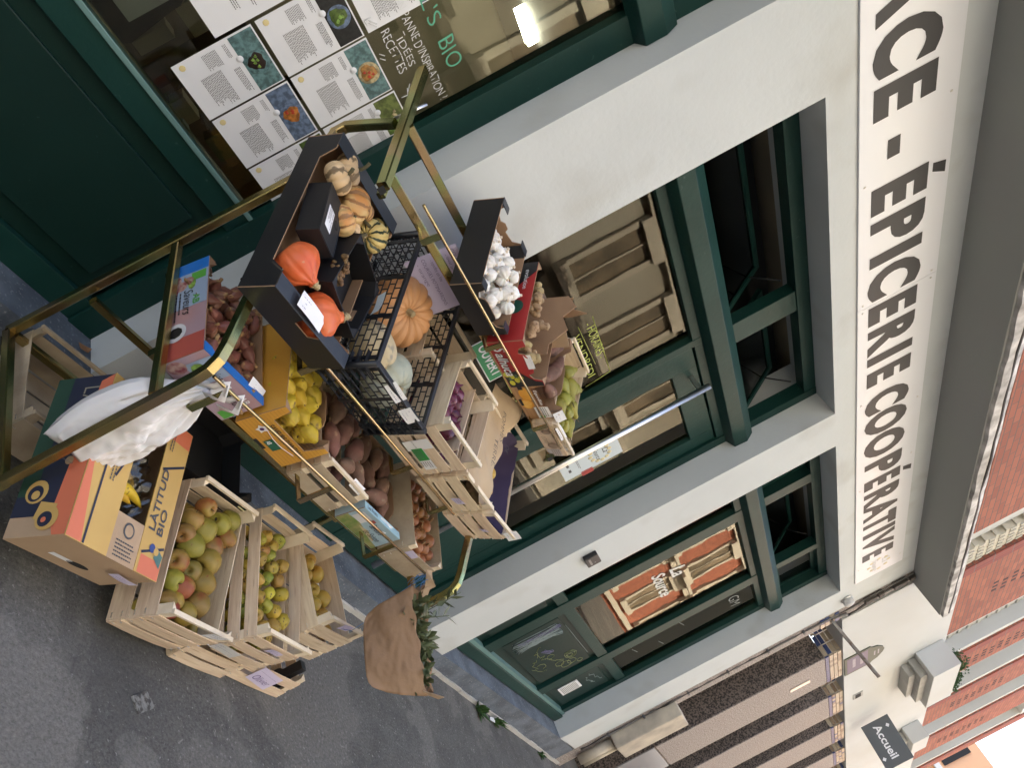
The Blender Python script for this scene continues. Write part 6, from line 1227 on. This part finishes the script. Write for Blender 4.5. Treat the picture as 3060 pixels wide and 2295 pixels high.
for k, (xa, xb) in enumerate(((1.40, 1.435), (1.47, 1.50))): b.sweep([(xa, -.75, .755), (xa+.01, -.79, .80), ((xa+xb)/2, -.802, .842), (xb+.01, -.82, .80), (xb, -.77, .757)], [(-.012, -.0015), (.012, -.0015), (.012, .0015), (-.012, .0015)], (0, 1, 0), 0, True)
b.obj('handle', BAGW, t)
text('sac reutilisable', TXT, facade(1.335, -.812, .355) @ Matrix.Rotation(.1, 4, 'Z'), .07, None, t, 'print')
# brown paper bag with bay leaves
KB = mat('kraft_bag', (.27, .165, .09), .7, col2=(.22, .13, .07), nscale=5, bump=.9, bscale=12)
t = thing('kraft_bag', 'brown paper bag of bay leaves hanging from the right end of the lower shelf', 'bag', (0, 0, 0))
TLp, BLp, BRp, TRp = Vector((2.68, -.88, .80)), Vector((2.66, -.90, .585)), Vector((2.76, -1.15, .49)), Vector((2.95, -1.19, .645))
OFF = Vector((.13, .06, .015)); nx, ny = 36, 32; b = MB(); rn = random.Random(3)
def bagp(u, v, s_): 
    k2 = .045*max(0, v-.7)/.3; uu = u*(1-2*k2)+k2; p = (TLp.lerp(TRp, u)).lerp(BLp.lerp(BRp, uu), v)+Vector((0, 0, .018*(abs(2*u-1)**6)*v**4+(.006*math.sin(u*27)*(v < .01)))); n0 = Vector((-.85, -.45, .0))
    bulge = .030*math.sin(math.pi*u)*math.sin(math.pi*min(1, v*.8+.15)); nz = .016*noise.noise(Vector((u*2.5, v*2.5, s_*5)))+.007*abs(noise.noise(Vector((u*7+v*4, v*6-u*3, s_*3))))+.0025*noise.noise(Vector((u*17, v*13, s_*3)))
    tap = 1-.25*v
    return (p+n0*(bulge+nz)) if s_ == 0 else (p+OFF*tap-n0*(bulge+nz)+Vector((0, 0, -.03*(1-v)*u)))
for s_ in (0, 1):
    o = len(b.v)
    for j in range(ny+1):
        for i in range(nx+1): b.v.append(tuple(bagp(i/nx, j/ny, s_)))
    for j in range(ny):
        for i in range(nx): a = o+j*(nx+1)+i; b.f.append((a, a+1, a+nx+2, a+nx+1)); b.m.append(0); b.sm.append(True)
for u in (0, 1):     # gussets
    o = len(b.v)
    for j in range(ny+1):
        v = j/ny; p0, p1 = bagp(u, v, 0), bagp(u, v, 1); mid = (p0+p1)/2+(TRp-TLp).normalized()*(.03 if u == 0 else -.03)*(1-v)
        b.v += [tuple(p0), tuple(mid), tuple(p1)]
    for j in range(ny):
        a = o+j*3; b.f += [(a, a+1, a+4, a+3), (a+1, a+2, a+5, a+4)]; b.m += [0, 0]; b.sm += [False, False]
o = len(b.v)
for i in range(nx+1): b.v += [tuple(bagp(i/nx, 1, 0)), tuple(bagp(i/nx, 1, 1))]
for i in range(nx): a = o+2*i; b.f.append((a, a+1, a+3, a+2)); b.m.append(0); b.sm.append(False)
ob_ = b.obj('body', KB, t); so_ = ob_.modifiers.new('thickness', 'SOLIDIFY'); so_.thickness = .0012
b = MB()
pr = [(-.012, -.001), (.012, -.001), (.012, .001), (-.012, .001)]
b.sweep([bagp(.06, .10, 1), bagp(.06, 0, 1)+Vector((0, 0, .03)), Vector((2.79, -.83, .845)), Vector((2.77, -.80, .86)), bagp(.12, 0, 1)+Vector((-.03, .02, .03)), bagp(.15, .08, 1)], pr, (0, 1, .3)); b.sweep([bagp(.96, .06, 0), bagp(.98, 0, 0)+Vector((.03, -.03, .035)), bagp(.99, 0, .0)+Vector((.06, -.01, .03)), bagp(1, .05, 1)], pr, (0, 1, .3)); b.obj('paper_handle', CARDL, t)
b = MB(); rn = random.Random(14)
for i in range(150):
    u = rn.uniform(.12, .9); c = bagp(u, 0, 0).lerp(bagp(u, 0, 1), rn.uniform(.1, .9))+Vector((0, 0, rn.uniform(-.07, .01)))
    a = Vector((rn.uniform(-1, 1), rn.uniform(-1, 1), rn.uniform(-.1, 1.3))).normalized(); l = rn.uniform(.04, .07); s1 = a.cross(Vector((rn.random(), rn.random(), rn.random()))).normalized()*l*.22; up = s1.cross(a).normalized()*l*.05
    b.add([c, c+a*l*.3+s1*.8+up, c+a*l*.62+s1*.9+up, c+a*l, c+a*l*.62-s1*.9+up, c+a*l*.3-s1*.8+up, c+a*l*.5-up], [(0, 1, 6), (1, 2, 6), (2, 3, 6), (3, 4, 6), (4, 5, 6), (5, 0, 6)])
for c0, d_ in ((bagp(.25, 0, .5), Vector((.05, .03, .13))), (bagp(.30, 0, 0), Vector((.02, -.04, .11)))):
    for k in range(9):
        c = c0.lerp(c0+d_, k/8); a = Vector((rn.uniform(-1, 1), rn.uniform(-1, 1), .5)).normalized(); l = .06; s1 = a.cross(d_).normalized()*l*.2; b.add([c, c+a*l*.4+s1, c+a*l, c+a*l*.4-s1], [(0, 1, 2, 3)])
    b.rod([c0, c0+d_*1.1], .0018, 5, (1, 0, 0))
tag(b.obj('bay_leaves', mat('bay_leaf', (.05, .07, .028), .5, col2=(.10, .12, .055), nscale=20, rnd=.1)), 'leafy green bay branches sticking out of the brown paper bag', 'leaves')
# blue cord tied to the rod end
b = MB(); rn = random.Random(8); BC = mat('blue_cord', (.06, .17, .38), .7)
for k in range(10):
    p = Vector((2.80+rn.uniform(-.02, .02), -.80, .835)); pts = [p]
    for i in range(5): p = p+Vector((rn.uniform(-.015, .015), rn.uniform(-.02, .015), rn.uniform(-.03, .012))); pts.append(p)
    b.rod(pts, .0013, 5, (0, 1, 0))
for a_ in range(3): b.rod([(2.80+a_*.004, -.80+.009*math.cos(t_*.7), .838+.009*math.sin(t_*.7)) for t_ in range(10)], .0015, 5, (1, 0, 0))
b.rod([(2.79, -.80, .82), (2.80, -.81, .70), (2.82, -.84, .55), (2.80, -.86, .47), (2.77, -.84, .43)], .0012, 5, (1, 0, 0))
tag(b.obj('blue_cord', BC), 'frayed blue cord knotted round the right end of the lower rod', 'cord')
